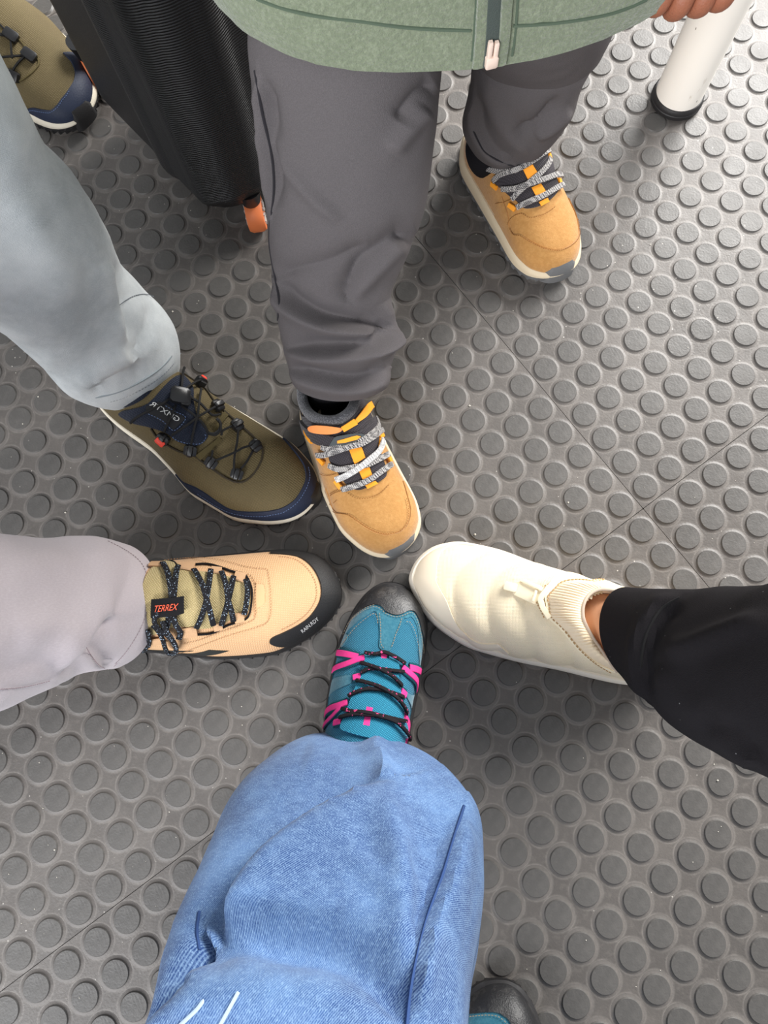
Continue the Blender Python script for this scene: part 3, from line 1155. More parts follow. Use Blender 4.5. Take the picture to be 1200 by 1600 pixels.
# ---- the child's tan shoes
M_tan = suede('tan_suede', (178, 130, 74), (206, 160, 100), (164, 116, 60))
M_orange = plain('orange_trim', (246, 160, 44), 0.6, 0.3, (800, 0.0003))
M_salmon = plain('salmon_lining', (240, 150, 84), 0.8)
M_greycloth = fabric('dark_grey_cloth', (50, 46, 50), (72, 68, 72), 1000, 0.0004, 0.85)
M_fleece_col = Mt('grey_fleece_collar', (72, 72, 76), 0.95, 0.1, 0.4)
M_fleece_col.mix(M_fleece_col.ramp(M_fleece_col.noise(700, 3, rough=0.8), 0.48, 0.6), (130, 130, 134), 0.7)
M_fleece_col.bump(M_fleece_col.noise(800, 3), 0.001)
M_fleece_col = M_fleece_col.m
M_lace_tan = checker_lace('grey_checked_lace', (58, 56, 60), (186, 182, 178))
M_lace_light = checker_lace('pale_checked_lace', (150, 148, 148), (222, 220, 216))
M_bumper = plain('grey_toe_bumper', (104, 105, 106), 0.6, 0.35, (600, 0.0003))
M_eva = plain('ivory_midsole', (214, 198, 170), 0.6, 0.3, (300, 0.0003))
M_thread_orange = plain('brown_stitch', (140, 92, 44), 0.9)


def tan_shoe(toe, deg, label, mirror):
    med = [(0, 0), (0.05, 0.020), (0.2, 0.034), (0.4, 0.0360), (0.6, 0.0380), (0.78, 0.0405), (0.88, 0.0370), (0.95, 0.0270), (0.985, 0.0155), (1, 0)]
    lat = [(0, 0), (0.05, 0.020), (0.2, 0.034), (0.4, 0.0385), (0.6, 0.0420), (0.75, 0.0410), (0.87, 0.0325), (0.95, 0.0215), (0.985, 0.0120), (1, 0)]
    l, r = (med, lat) if not mirror else (lat, med)
    S = Shoe(toe, deg, 0.212, l, r,
             [(0, 0.085), (0.2, 0.100), (0.34, 0.101), (0.46, 0.090), (0.6, 0.073), (0.75, 0.060), (0.9, 0.050), (1, 0.026)],
             [(0, 0.028), (0.5, 0.023), (0.8, 0.022), (1, 0.024)], 2.4)
    root = shoe_root(S, 'suede_shoe', label, 'tan suede shoes of the child')
    hole = (0.21, 0.165, 0.027)
    m = MB()
    S.skin(m, hole=(0.21, 0.19, 0.032))
    m.build('upper', M_tan, root)
    S.sole(root, M_eva, M_bumper, 0.0044, tread=40)
    S.collar(root, hole, 0.0055, M_fleece_col, M_lining)
    return S, root


tan, tan_root = tan_shoe((-0.0105, 0.1215), -66.0, 'front tan suede shoe with orange trim beneath the straight grey trouser leg', False)
Z = lambda s: pts(s, 3.2, 380, 380)
V = lambda s: pts(s, 6.6667, 450, 600)
bumper(tan, tan_root, 0.75, 2.0, M_bumper)
tan.rand(Z('415,1225 432,1270 446,1320 470,1345 520,1356 570,1392 630,1432 690,1456 750,1454 800,1432 826,1390 834,1330 818,1260 796,1190'), 0.0013, 0.0).build('toe_overlay', M_tan, tan_root)
st = MB()
for s in ('436,1300 455,1338 500,1350 545,1362 600,1404 660,1438 720,1450 780,1436 812,1400 822,1340 808,1270', '440,1260 500,1236 560,1270 620,1274 680,1250 730,1200', '390,1150 420,1160 470,1150', '440,1250 490,1225', '470,1285 455,1300'):
    tan.stitches(Z(s), st, 0.0026, 0.0008, 0.0018)
st.build('stitching', M_thread_orange, tan_root)
tan.poly(tan.trace(V('390,640 430,720 450,800 520,900 580,1000 640,1060 720,1100 800,1085 920,1030 1010,960 1000,860 960,760 940,650 930,560 700,560 480,600')), 0.0030, 0.0).build('tongue', M_greycloth, tan_root)
for s in ('632,676 755,652 795,760 690,828', '728,885 838,862 872,950 775,992', '800,1052 900,1005 930,1036 826,1088'):
    tan.poly(tan.trace(V(s)), 0.0010, 0.0030, smooth=False).build('tongue_strip', M_orange, tan_root)
tan.poly(tan.trace(V('70,120 90,250 160,335 300,330 440,345 560,335 660,250 800,120 880,90 935,180 925,330 800,450 640,530 480,545 250,475 110,385 60,250')), 0.0016, 0.0).build('tongue_top', M_greycloth, tan_root)
# low straps and logos on the front of the collar
tan.poly(tan.trace(V('110,380 250,470 480,540 640,530 800,450 920,330 940,420 900,500 760,570 600,620 440,640 300,600 180,500')), 0.0034, 0.0012).build('collar_strap', M_greycloth, tan_root)
tp = tan.poly(tan.trace(V('450,630 490,545 520,530 740,520 790,545 700,590 620,640 480,650')), 0.0012, 0.0044, smooth=False).build('strap_tab', plain('grey_tab', (66, 72, 74), 0.7), tan_root)
tan.poly(tan.trace(V('520,580 600,560 700,535 735,548 700,575 600,600 522,608')), 0.0012, 0.0054, smooth=False).build('tab_bar', M_orange, tp)
for s in ('275,450 310,428 400,425 500,440 560,455 530,490 440,505 340,495 290,480', '660,390 720,310 790,225 840,200 858,220 840,270 780,340 700,400 680,410'):
    tan.poly(tan.trace(V(s)), 0.0016, 0.0064).build('pull_patch', M_salmon if s.startswith('275') else M_orange, tan_root)
tan.poly(tan.trace(V('545,440 655,368 690,420 575,488')), 0.0020, 0.0068, smooth=False).build('pull_patch', M_orange, tan_root)
lc = MB()
for s, a in (('340,730 420,720 520,680 640,640 760,610 880,540 945,500', .001), ('380,640 440,665 560,650', .0), ('720,600 820,540 900,460 925,360', .0),
             ('450,830 540,870 680,855 820,830 930,780 1010,745', .001), ('580,1085 700,1050 840,990 950,910 1045,850', .002)):
    tan.ribbon(V(s), 0.0062, 0.0026, 0.0052, arch=a, mb=lc)
lo = lc.build('lace', M_lace_tan, tan_root)
lc = MB()
tan.ribbon(V('530,975 600,945 700,880 820,780 900,700 935,600'), 0.0066, 0.0026, 0.0072, arch=0.002, mb=lc)
lc.build('lace', M_lace_light, tan_root)
for s in ('335,750 395,820', '510,995 565,1075', '205,485 235,545 275,590', '1020,760 1045,820', '925,560 960,540', '940,590 935,680'):
    tan.ribbon(V(s), 0.0058, 0.0032, 0.0034).build('lace_loop', M_orange, tan_root)

tanb, tanb_root = tan_shoe((0.1860, 0.4515), -61.5, 'rear tan suede shoe standing apart nearer the white post', True)
Z = lambda s: pts(s, 4.8, 690, 190)
bumper(tanb, tanb_root, 1.1, 2.3, M_bumper)
tanb.rand(Z('455,560 500,700 510,790 540,840 600,850 680,905 760,945 860,962 940,940 1000,895 1026,830 1020,730 990,640 985,560'), 0.0013, 0.0).build('toe_overlay', M_tan, tanb_root)
st = MB()
for s in ('520,800 545,845 600,858 690,915 770,952 870,966 950,940 1008,890 1028,820 1015,720', '500,770 530,720 600,690 660,722 760,700 850,640', '410,612 470,602 530,580'):
    tanb.stitches(Z(s), st, 0.0026, 0.0008, 0.0018)
st.build('stitching', M_thread_orange, tanb_root)
tanb.poly(tanb.trace(Z('400,440 470,380 600,330 720,270 790,250 830,360 850,440 870,500 840,560 780,610 700,645 620,650 570,600 500,540')), 0.0030, 0.0).build('tongue', M_greycloth, tanb_root)
for s in ('600,352 672,328 706,385 645,445', '668,500 735,472 776,538 706,572', '722,610 785,578 800,608 742,640'):
    tanb.poly(tanb.trace(Z(s)), 0.0010, 0.0030, smooth=False).build('tongue_strip', M_orange, tanb_root)
lc = MB()
for s, a in (('300,320 380,350 470,370 560,365', .0), ('410,440 450,400 560,360 660,305 740,250 800,225', .001), ('470,500 560,500 680,465 780,435 875,425', .003), ('540,580 600,510 680,430 760,350 790,290', .002), ('575,645 680,595 780,550 890,490', .002)):
    tanb.ribbon(Z(s), 0.0062, 0.0026, 0.0050, arch=a, mb=lc)
lc.build('lace', M_lace_tan, tanb_root)
for s in ('390,460 430,495', '515,620 560,660', '790,225 795,290', '865,440 880,500', '230,200 245,260 290,310'):
    tanb.ribbon(Z(s), 0.0058, 0.0032, 0.0034).build('lace_loop', M_orange, tanb_root)

# ---- cream quilted slip-on
M_cream = Mt('cream_ripstop', (236, 220, 190), 0.75, 0.25, 0.1)
M_cream.mix(M_cream.ramp(M_cream.noise(22, 3), 0.5, 0.75), (228, 206, 170), 0.4)
M_cream.bump(M_cream.math('MULTIPLY', M_cream.wave(240, M_cream.coord(), 'X'), M_cream.wave(240, M_cream.coord(), 'Y')), 0.0003)
M_cream = M_cream.m
M_cream_eva2 = plain('white_midsole', (228, 218, 202), 0.6, 0.3, (300, 0.0003))
M_rib = plain('cream_rib_knit', (232, 212, 182), 0.9, 0.15, (700, 0.0005))
M_cream_tab = plain('cream_webbing', (240, 226, 196), 0.6, 0.3)
M_seam_tan = plain('tan_seam', (176, 142, 100), 0.9)


def quilt(u, t):
    """Soft cross baffles, bowed forward over the instep."""
    v = u + 0.10 * np.abs(np.cos(t)) ** 1.5
    a = np.clip((v - 0.40) / 0.08, 0, 1) * np.clip((0.90 - v) / 0.06, 0, 1)
    return a * (0.0042 * np.abs(np.sin(PI * (v - 0.36) / 0.125)) ** 0.75 - 0.0018)


cs = Shoe((0.0100, 0.0960), 163.5, 0.284,
          [(0, 0), (0.05, 0.026), (0.2, 0.042), (0.4, 0.0455), (0.57, 0.0500), (0.70, 0.0510), (0.82, 0.0440), (0.92, 0.0300), (0.975, 0.0140), (1, 0)],
          [(0, 0), (0.05, 0.026), (0.2, 0.042), (0.4, 0.0430), (0.57, 0.0435), (0.72, 0.0470), (0.84, 0.0450), (0.93, 0.0350), (0.98, 0.0200), (1, 0)],
          [(0, 0.085), (0.2, 0.098), (0.36, 0.102), (0.5, 0.092), (0.65, 0.074), (0.8, 0.062), (0.92, 0.052), (1, 0.026)],
          [(0, 0.040), (0.4, 0.034), (0.8, 0.028), (1, 0.030)], 2.5, puff=quilt)
cr_ = shoe_root(cs, 'slip_on_shoe', 'cream quilted slip-on shoe with ribbed collar on a bare ankle')
Z = lambda s: pts(s, 2.727, 620, 820)
V = lambda s: pts(s, 5, 780, 880)
hole = (0.235, 0.175, 0.031)
m = MB()
cs.skin(m, nq=150, nt=60, hole=(0.235, 0.205, 0.037))
m.build('upper', M_cream, cr_)
cs.sole(cr_, M_cream_eva2, plain('amber_outsole', (214, 160, 72), 0.6), 0.0050, mid_lo=0.006, spring=0.008)
cs.rand(Z('330,72 250,84 200,104 176,150 168,220 178,262 215,330 250,410 290,462 350,492 430,510 480,540'), 0.0012, 0.0).build('toe_cap', plain('cream_toe_film', (238, 224, 200), 0.5, 0.35), cr_)
# ribbed knit gusset between the quilted edge and the ankle
edge = cs.trace(V('1100,235 1000,195 800,135 640,142 500,160 430,210 375,270 385,350 400,425 470,490 560,590 640,670 760,770 900,835'))
sm = MB()
cs.ribbon(None, 0.0030, 0.0030, 0.0012, mb=sm, dom=catmull(edge, 8))
cs.ribbon(V('455,150 400,200 335,280 345,340 380,400 400,430'), 0.0055, 0.0030, 0.0022, mb=sm)
sm.build('opening_edge', M_cream_tab, cr_)
st = MB()
cs.stitches(V('430,160 380,185 330,205', ), st, 0.003, 0.0012, 0.0025)
cs.stitches(V('300,310 320,350 345,395 360,430'), st, 0.003, 0.0012, 0.0025)
cs.stitches(V('820,135 640,150 500,168 440,215 388,275 398,350 412,425 480,490 570,590 650,672 770,775 890,842'), st, 0.004, 0.0014, 0.0030)
st.build('stitching', M_seam_tan, cr_)
E1 = catmull(edge, 10)
outer = cs.P(E1[:, 0], E1[:, 1], 0.0008)
in_px = catmull(np.array(V('1050,270 985,240 900,215 800,203 740,220 690,260 660,320 652,380 660,440 690,510 730,580 770,640 830,730 920,850'), float), 10)
zi = np.interp(np.linspace(0, 1, len(in_px)), [0, 0.25, 0.45, 0.6, 0.8, 1], [0.098, 0.104, 0.108, 0.108, 0.104, 0.096])
inner = np.array([at(x, y, z) for (x, y), z in zip(in_px, zi)])
k = np.linspace(0, 1, 260)
s1 = np.linspace(0, 1, len(outer))
s2 = np.linspace(0, 1, len(inner))
A = np.stack([np.interp(k, s1, outer[:, i]) for i in range(3)], 1)
B = np.stack([np.interp(k, s2, inner[:, i]) for i in range(3)], 1)
R = []
rb = 0.0018 * np.abs(np.sin(k * PI * 44))
for f in np.linspace(0, 1, 14):
    g = A + (B - A) * f
    g[:, 2] += 0.007 * math.sin(PI * f) + rb * math.sin(PI * (0.12 + 0.88 * f))
    R.append(g)
for dz in (-0.012, -0.03):
    g = B.copy()
    cen = B.mean(0)
    g += (cen - g) * np.array([0.06, 0.06, 0])
    g[:, 2] += dz
    R.append(g)
m = MB()
m.rings(R, closed=False, caps=(False, False))
m.build('ribbed_collar', M_rib, cr_)
m = MB()
m.tube(B + np.array([0, 0, 0.0006]), 0.0016, 8)
m.build('collar_binding', plain('taupe_binding', (186, 168, 150), 0.9), cr_)
zt = MB()
cs.block(zt, V('225,240')[0], 0.42, 0.0135, 0.0070, 0.0022, 0.001, 0.2)
cs.block(zt, V('95,195')[0], 0.25, 0.0062, 0.0044, 0.0016, 0.001, 0.2)
cs.block(zt, V('265,185')[0], 0.42, 0.0115, 0.0022, 0.0016, 0.0045, 0.2)
cs.block(zt, V('290,270')[0], 1.9, 0.0055, 0.0012, 0.0014, 0.0045, 0.2)
zt.build('pull_tab', M_cream_tab, cr_)


# ------------------------------------------------------------------ trousers and people
def fold_field(Q, folds, facing):
    """Raised or sunken lines on cloth, given where they run in the photograph."""
    d = np.zeros(len(Q))
    for poly, width, amp, kind in folds:
        p = catmull(np.array(poly, float), 8)
        best = np.full(len(Q), 1e9)
        sgn = np.zeros(len(Q))
        tt = np.zeros(len(Q))
        n = len(p) - 1
        for i in range(n):
            a, b = p[i], p[i + 1]
            e = b - a
            L2 = e @ e + 1e-9
            s = np.clip(((Q - a) @ e) / L2, 0, 1)
            c = a + s[:, None] * e
            dist = np.linalg.norm(Q - c, axis=1)
            up = dist < best
            best = np.where(up, dist, best)
            sgn = np.where(up, np.sign(e[0] * (Q[:, 1] - a[1]) - e[1] * (Q[:, 0] - a[0])), sgn)
            tt = np.where(up, (i + s) / n, tt)
        taper = np.clip(np.sin(PI * np.clip(tt, 0.03, 0.97)) * 1.8, 0, 1)
        if kind == 'ridge':
            f = np.exp(-(best / width) ** 2)
        elif kind == 'crease':
            f = -np.exp(-(best / width) ** 1.3)
        else:                                   # step: one side laps over the other
            f = np.tanh(sgn * best / (width * 0.35)) * np.exp(-(best / (width * 2.2)) ** 2)
        d += amp * f * taper
    return d * facing


def trouser_leg(stations, extra, folds, mat, name, parent, ratio=0.85, noise_amp=0.003, noise_scale=14, n=112, m=150, seed=0.0, hem=0.0, sock=None, box=1.0, bends=()):
    """Loft a leg through stations (left px, right px, height); extra = (centre, half-width) rings beyond the frame."""
    Cn, A = [], []
    for (lx, ly, rx, ry, z) in stations:
        p, q = at(lx, ly, z), at(rx, ry, z)
        Cn.append((p + q) / 2)
        A.append((q - p) / 2)
    for c, hw in extra:
        a = A[-1] if np.ndim(hw) == 0 else np.array(hw, float)
        if np.ndim(hw) == 0:
            a = a / np.linalg.norm(a) * hw
        Cn.append(np.array(c, float))
        A.append(a)
    Cn, A = np.array(Cn), np.array(A)
    dense = catmull(np.concatenate([Cn, A], 1), 40)
    seg = np.concatenate([[0], np.cumsum(np.linalg.norm(np.diff(dense[:, :3], axis=0), axis=1))])
    s = np.linspace(0, seg[-1], m)
    D = np.stack([np.interp(s, seg, dense[:, i]) for i in range(6)], 1)
    cen, a = D[:, :3], D[:, 3:]
    T = np.gradient(cen, axis=0)
    for _ in range(6):
        T[1:-1] = (T[:-2] + T[1:-1] + T[2:]) / 3
    T /= np.linalg.norm(T, axis=1)[:, None]
    aw = np.linalg.norm(a, axis=1)[:, None]
    b = np.cross(T, a / aw)
    b /= np.linalg.norm(b, axis=1)[:, None]
    fl = np.sign(np.sum(b * (CW - cen), 1))
    b = b * fl[0] * aw * ratio
    ph = np.linspace(0, 2 * PI, n, endpoint=False)
    pw = lambda x: np.sign(x) * np.abs(x) ** box
    G = cen[:, None] + a[:, None] * pw(np.cos(ph))[None, :, None] + b[:, None] * pw(np.sin(ph))[None, :, None]
    Nn = a[:, None] / aw[:, None] * np.cos(ph)[None, :, None] + b[:, None] / aw[:, None] / ratio * np.sin(ph)[None, :, None]
    V = G.reshape(-1, 3)
    N = Nn.reshape(-1, 3)
    view = CW - V
    view /= np.linalg.norm(view, axis=1)[:, None]
    facing = np.clip(np.sum(N * view, 1) * 2.2 + 0.25, 0, 1)
    d = fold_field(pix(V), folds, facing)
    nz = np.array([noise.noise(Vector((x * noise_scale + seed, y * noise_scale, z * noise_scale * 0.8))) + 0.35 * noise.noise(Vector((x * noise_scale * 2.7, y * noise_scale * 2.7 + seed, z * noise_scale * 2.7))) for x, y, z in V])
    d = d + nz * noise_amp * np.repeat(np.clip(np.linspace(0.25, 4, m), 0, 1), n)
    S_, PH = np.repeat(s, n), np.tile(ph, m)
    for s0, cv, p0, pw_, wd, amp in bends:
        k = np.clip(1 - ((PH - p0) / pw_) ** 2, 0, 1)
        d = d + amp * k * np.exp(-((S_ - s0 - cv * (PH - p0) ** 2) / wd) ** 2)
    V = V + N * d[:, None]
    V = V.reshape(m, n, 3)
    w = np.concatenate([[0], np.cumsum(np.linalg.norm(np.diff(V[m // 2], axis=0), axis=1))])
    mb = MB()
    inner = [cen[k] + (V[k] - cen[k]) * 0.96 for k in (0, 4, 10)]
    R = [inner[2], inner[1], inner[0]] + list(V)
    sv = [s[10], s[4], s[0]] + list(s)
    mb.rings(R, caps=(False, True))
    mb.uv = [(w[j], sv[i]) for i in range(len(R)) for j in range(n)]
    o = mb.build(name, mat, parent)
    if sock is not None:
        k = [int(m * f) for f in (0.02, 0.12, 0.24, 0.38)]
        stub_leg(parent, [(*sock[:2], 0.06)] + [tuple(cen[i]) for i in k], [0.024, 0.026, 0.028, 0.030, 0.032], M_sock, 'sock')
    return o, V, N.reshape(m, n, 3), s


def leg_line(V, N, P, r, mat, name, parent, lift=0.0, dashes=None, flat=None, rounds=14):
    """A seam or row of stitches following a photograph polyline over the cloth."""
    p = catmull(np.array(P, float), 14)
    F = V.reshape(-1, 3)
    NN = N.reshape(-1, 3)
    ok = np.sum(NN * (CW - F), 1) > -0.02
    F, NN = F[ok], NN[ok]
    Q = pix(F)
    out, nn = [], []
    for x in p:
        dd = np.hypot(Q[:, 0] - x[0], Q[:, 1] - x[1])
        i = np.argsort(dd)[:6]
        wgt = 1 / (dd[i] + 0.8) ** 2
        z = (F[i] * wgt[:, None]).sum(0) / wgt.sum()
        nv = (NN[i] * wgt[:, None]).sum(0)
        nv /= np.linalg.norm(nv) + 1e-9
        depth = (z - CW) @ RW[2]
        ray = RW.T @ np.array([(x[0] - 600) / FPX, (x[1] - 800) / FPX, 1.0])
        pt = CW + ray * depth if dd[i[0]] < 14 else z
        out.append(pt + nv * lift)
        nn.append(nv)
    out, nn = np.array(out), np.array(nn)
    for _ in range(rounds):
        out[1:-1] = (out[:-2] + out[1:-1] * 2 + out[2:]) / 4
    m = MB()
    if dashes is None:
        m.tube(out, r, 8, flat or r, nn)
    else:
        sl = np.concatenate([[0], np.cumsum(np.linalg.norm(np.diff(out, axis=0), axis=1))])
        for a in np.arange(0, sl[-1] - dashes, dashes):
            q = np.array([[np.interp(x, sl, out[:, i]) for i in range(3)] for x in (a, a + dashes * 0.3, a + dashes * 0.62)])
            k = np.array([[np.interp(a, sl, nn[:, i]) for i in range(3)]] * 3)
            m.tube(q, r, 4, r * 0.8, k)
    return m.build(name, mat, parent)


def stub_leg(parent, P, r, mat, name='leg'):
    m = MB()
    m.tube(catmull(np.array(P, float), 10), np.interp(np.linspace(0, 1, (len(P) - 1) * 10 + 1), np.linspace(0, 1, len(r)), r), 28)
    return m.build(name, mat, parent)


M_skin = Mt('skin', (214, 160, 124), 0.5, 0.4)
M_skin.b.inputs['Subsurface Weight'].default_value = 0.15
M_skin.b.inputs['Subsurface Radius'].default_value = (0.01, 0.004, 0.002)
M_skin.mix(M_skin.ramp(M_skin.noise(40, 4), 0.4, 0.75), (202, 140, 106), 0.5)
M_skin.bump(M_skin.noise(700, 3), 0.0003)
M_skin = M_skin.m
M_skin_hand = Mt('child_skin', (150, 94, 70), 0.5, 0.4)
M_skin_hand.b.inputs['Subsurface Weight'].default_value = 0.12
M_skin_hand.b.inputs['Subsurface Radius'].default_value = (0.01, 0.004, 0.002)
M_skin_hand.bump(M_skin_hand.noise(500, 3), 0.0004)
M_skin_hand = M_skin_hand.m
M_sock = plain('dark_sock', (30, 29, 32), 0.95, 0.1, (900, 0.0004))

# -- photographer in blue jeans
M_jean = denim('blue_denim', (34, 62, 114), (148, 180, 214), (104, 142, 192), 1.0)
M_jean_seam = plain('blue_seam', (44, 70, 118), 0.9)
M_fray = plain('white_fray', (182, 202, 226), 0.95)
pd = thing('person', 'person in wide blue jeans with leg reaching in from the bottom edge', 'person', (-0.06, -0.3, 0))
F_ = [
    (pts('580,1150 596,1190 601,1225'), 16, 0.0080, 'ridge'),
    (pts('602,1220 606,1290 618,1360 628,1430 634,1500 640,1580'), 24, 0.0100, 'ridge'),
    (pts('310,1482 340,1450 380,1390 430,1335 500,1275 555,1240 600,1224'), 30, 0.0150, 'step'),
    (pts('525,1290 545,1340 580,1380 612,1420'), 12, 0.0028, 'ridge'),
    (pts('640,1600 645,1530 660,1450 680,1390 700,1320 720,1262'), 18, 0.0100, 'step'),
    (pts('668,1310 650,1340 640,1380'), 14, 0.003, 'crease'),
    (pts('470,1180 520,1200 580,1225'), 26, 0.003, 'ridge'),
    (pts('300,1550 315,1490 312,1440'), 10, 0.010, 'step'),
]
o, V, N, s = trouser_leg([(446, 1200, 655, 1212, 0.05), (404, 1238, 706, 1252, 0.09), (358, 1290, 750, 1318, 0.135), (324, 1370, 754, 1382, 0.18), (292, 1455, 748, 1460, 0.22),
                          (262, 1540, 738, 1540, 0.255), (238, 1630, 730, 1620, 0.285)],
                         [((-0.072, -0.27, 0.325), 0.100), ((-0.072, -0.34, 0.36), 0.098), ((-0.07, -0.42, 0.395), 0.096), ((-0.065, -0.65, 0.44), 0.096), ((-0.05, -0.95, 0.50), 0.1)],
                         F_, M_jean, 'trouser_leg', pd, ratio=0.62, noise_amp=0.0035, noise_scale=13, n=170, m=420, box=0.68, bends=((0.248, 0.034, 1.85, 1.0, 0.010, -0.024), (0.271, 0.036, 1.80, 0.95, 0.013, 0.016), (0.19, 0.02, 1.7, 1.3, 0.05, 0.006)), sock=(-0.046, -0.105))
leg_line(V, N, pts('724,1260 708,1310 690,1370 668,1430 652,1490 640,1550 634,1610'), 0.0011, M_jean_seam, 'side_seam', o, 0.0006)
leg_line(V, N, pts('312,1425 308,1455 312,1485'), 0.0010, M_jean_seam, 'inner_seam', o, 0.0004)
for s_, r_ in (('240,1622 268,1600 292,1580 312,1558 324,1540', 0.0013), ('262,1624 290,1598 314,1574 328,1548', 0.0009), ('336,1620 350,1596 362,1574 374,1552', 0.0009)):
    leg_line(V, N, pts(s_), r_, M_fray, 'frayed_edge', o, 0.0015, rounds=5)
_, V2, N2, _ = trouser_leg([], [((0.078, -0.50, 0.075), (0.082, 0, 0)), ((0.08, -0.50, 0.2), (0.08, 0, 0)), ((0.085, -0.50, 0.35), (0.078, 0, 0)), ((0.09, -0.53, 0.44), (0.08, 0, 0)), ((0.09, -0.65, 0.47), (0.082, 0, 0)), ((0.06, -0.95, 0.5), (0.095, 0, 0))],
                           [], M_jean, 'trouser_leg', pd, ratio=0.8, n=64, m=80, sock=(0.078, -0.49))

# -- person in pale jeans, upper left
M_pale = denim('pale_denim', (172, 179, 182), (220, 224, 224), (226, 229, 229), 0.8, 0.38, 0.62)
M_pale_seam = plain('pale_seam', (150, 158, 162), 0.9)
M_pale_th = plain('grey_thread', (112, 118, 124), 0.9)
pb = thing('person', 'person in pale washed jeans coming in from the left edge', 'person', (-0.4, 0.4, 0))
F_ = [
    (pts('176,408 178,440 186,490 200,540'), 12, 0.0070, 'step'),
    (pts('200,545 180,560 150,580 110,600'), 18, 0.0049, 'ridge'),
    (pts('190,472 215,462 240,466'), 8, 0.0028, 'crease'),
    (pts('240,470 236,510 215,545 195,560'), 14, 0.0063, 'crease'),
    (pts('60,560 110,555 160,520 180,480'), 26, 0.0042, 'ridge'),
    (pts('262,505 262,540 240,570 190,600'), 12, 0.0042, 'crease'),
    (pts('135,612 170,585 230,560'), 12, -0.0042, 'step'),
    (pts('90,600 84,590 80,580'), 8, 0.0042, 'crease'),
    (pts('20,300 60,360 90,420 110,480'), 30, 0.0042, 'ridge'),
]
o, V, N, s = trouser_leg([(136, 612, 276, 542, 0.07), (96, 604, 268, 498, 0.115), (66, 572, 222, 446, 0.16), (30, 540, 178, 396, 0.20), (-20, 505, 146, 330, 0.25), (-90, 450, 104, 262, 0.305), (-180, 370, 40, 185, 0.36)],
                         [((-0.305, 0.345, 0.44), 0.064), ((-0.36, 0.40, 0.50), 0.072), ((-0.60, 0.56, 0.53), 0.08), ((-0.95, 0.74, 0.54), 0.085)],
                         F_, M_pale, 'trouser_leg', pb, ratio=0.84, noise_amp=0.004, noise_scale=16, seed=3.3, n=128, m=170, sock=(-0.30, 0.295))
leg_line(V, N, pts('150,632 190,622 235,600 265,575 284,548'), 0.0005, M_pale_th, 'hem_stitching', o, 0.0008, dashes=0.0034)
leg_line(V, N, pts('142,622 186,612 230,590 260,566 278,538'), 0.0010, M_pale_seam, 'hem_fold', o, 0.0002)
leg_line(V, N, pts('186,476 205,464 226,460 244,466'), 0.0005, M_pale_th, 'seam_stitching', o, 0.0008, dashes=0.0034)
trouser_leg([], [((-0.535, 0.82, 0.075), (0.05, 0.03, 0)), ((-0.545, 0.83, 0.2), (0.052, 0.03, 0)), ((-0.56, 0.83, 0.36), (0.055, 0.03, 0)), ((-0.59, 0.83, 0.46), (0.055, 0.03, 0)), ((-0.68, 0.82, 0.51), (0.05, 0.05, 0)), ((-0.95, 0.8, 0.53), (0.05, 0.07, 0))],
            [], M_pale, 'trouser_leg', pb, ratio=0.85, n=64, m=80, seed=5, sock=(-0.535, 0.815))

# -- person in lilac-grey trousers, left
M_lilac = Mt('lilac_cotton', (186, 176, 180), 0.8, 0.25, 0.2)
M_lilac.mix(M_lilac.ramp(M_lilac.noise(900, 2, M_lilac.coord('UV', scale=(1, 0.3, 1))), 0.4, 0.7), (198, 189, 192), 0.6)
M_lilac.bump(M_lilac.noise(1100, 2, M_lilac.coord('UV')), 0.0003)
M_lilac = M_lilac.m
M_lilac_th = plain('mauve_thread', (140, 124, 128), 0.9)
pc = thing('person', 'person in smooth lilac-grey trousers at the left edge', 'person', (-0.4, 0.05, 0))
F_ = [
    (pts('150,842 160,880 150,940 120,1000 95,1050'), 30, 0.005, 'ridge'),
    (pts('205,870 200,910 170,960 140,980'), 14, 0.003, 'crease'),
    (pts('180,965 160,968 140,985 110,1030 95,1058'), 14, 0.006, 'step'),
    (pts('130,1008 150,1030 168,1042 185,1030'), 10, 0.003, 'step'),
    (pts('0,900 60,880 120,860 170,850'), 30, 0.003, 'ridge'),
    (pts('20,990 70,980 120,990'), 30, 0.004, 'ridge'),
    (pts('0,1060 50,1040 100,1040'), 22, 0.004, 'crease'),
]
o, V, N, s = trouser_leg([(172, 1044, 182, 850, 0.07), (120, 1054, 126, 838, 0.12), (62, 1080, 60, 839, 0.17), (0, 1108, 0, 834, 0.215), (-80, 1135, -80, 822, 0.265), (-190, 1170, -190, 800, 0.32)],
                         [((-0.345, 0.018, 0.42), 0.07), ((-0.41, 0.01, 0.485), 0.074), ((-0.7, 0.0, 0.51), 0.08), ((-0.95, 0.0, 0.53), 0.085)],
                         F_, M_lilac, 'trouser_leg', pc, ratio=0.85, noise_amp=0.004, noise_scale=15, seed=8.1, n=128, m=170, sock=(-0.315, 0.06))
leg_line(V, N, pts('168,846 205,866 226,890 232,930 222,975 195,1020 168,1046'), 0.0004, M_lilac_th, 'hem_stitching', o, 0.0008, dashes=0.0030)
leg_line(V, N, pts('132,1008 142,1024 156,1040 172,1044 184,1034'), 0.0004, M_lilac_th, 'vent_stitching', o, 0.0008, dashes=0.0030)
leg_line(V, N, pts('0,1076 40,1072 80,1062'), 0.0004, M_lilac_th, 'seam_stitching', o, 0.0008, dashes=0.0030)

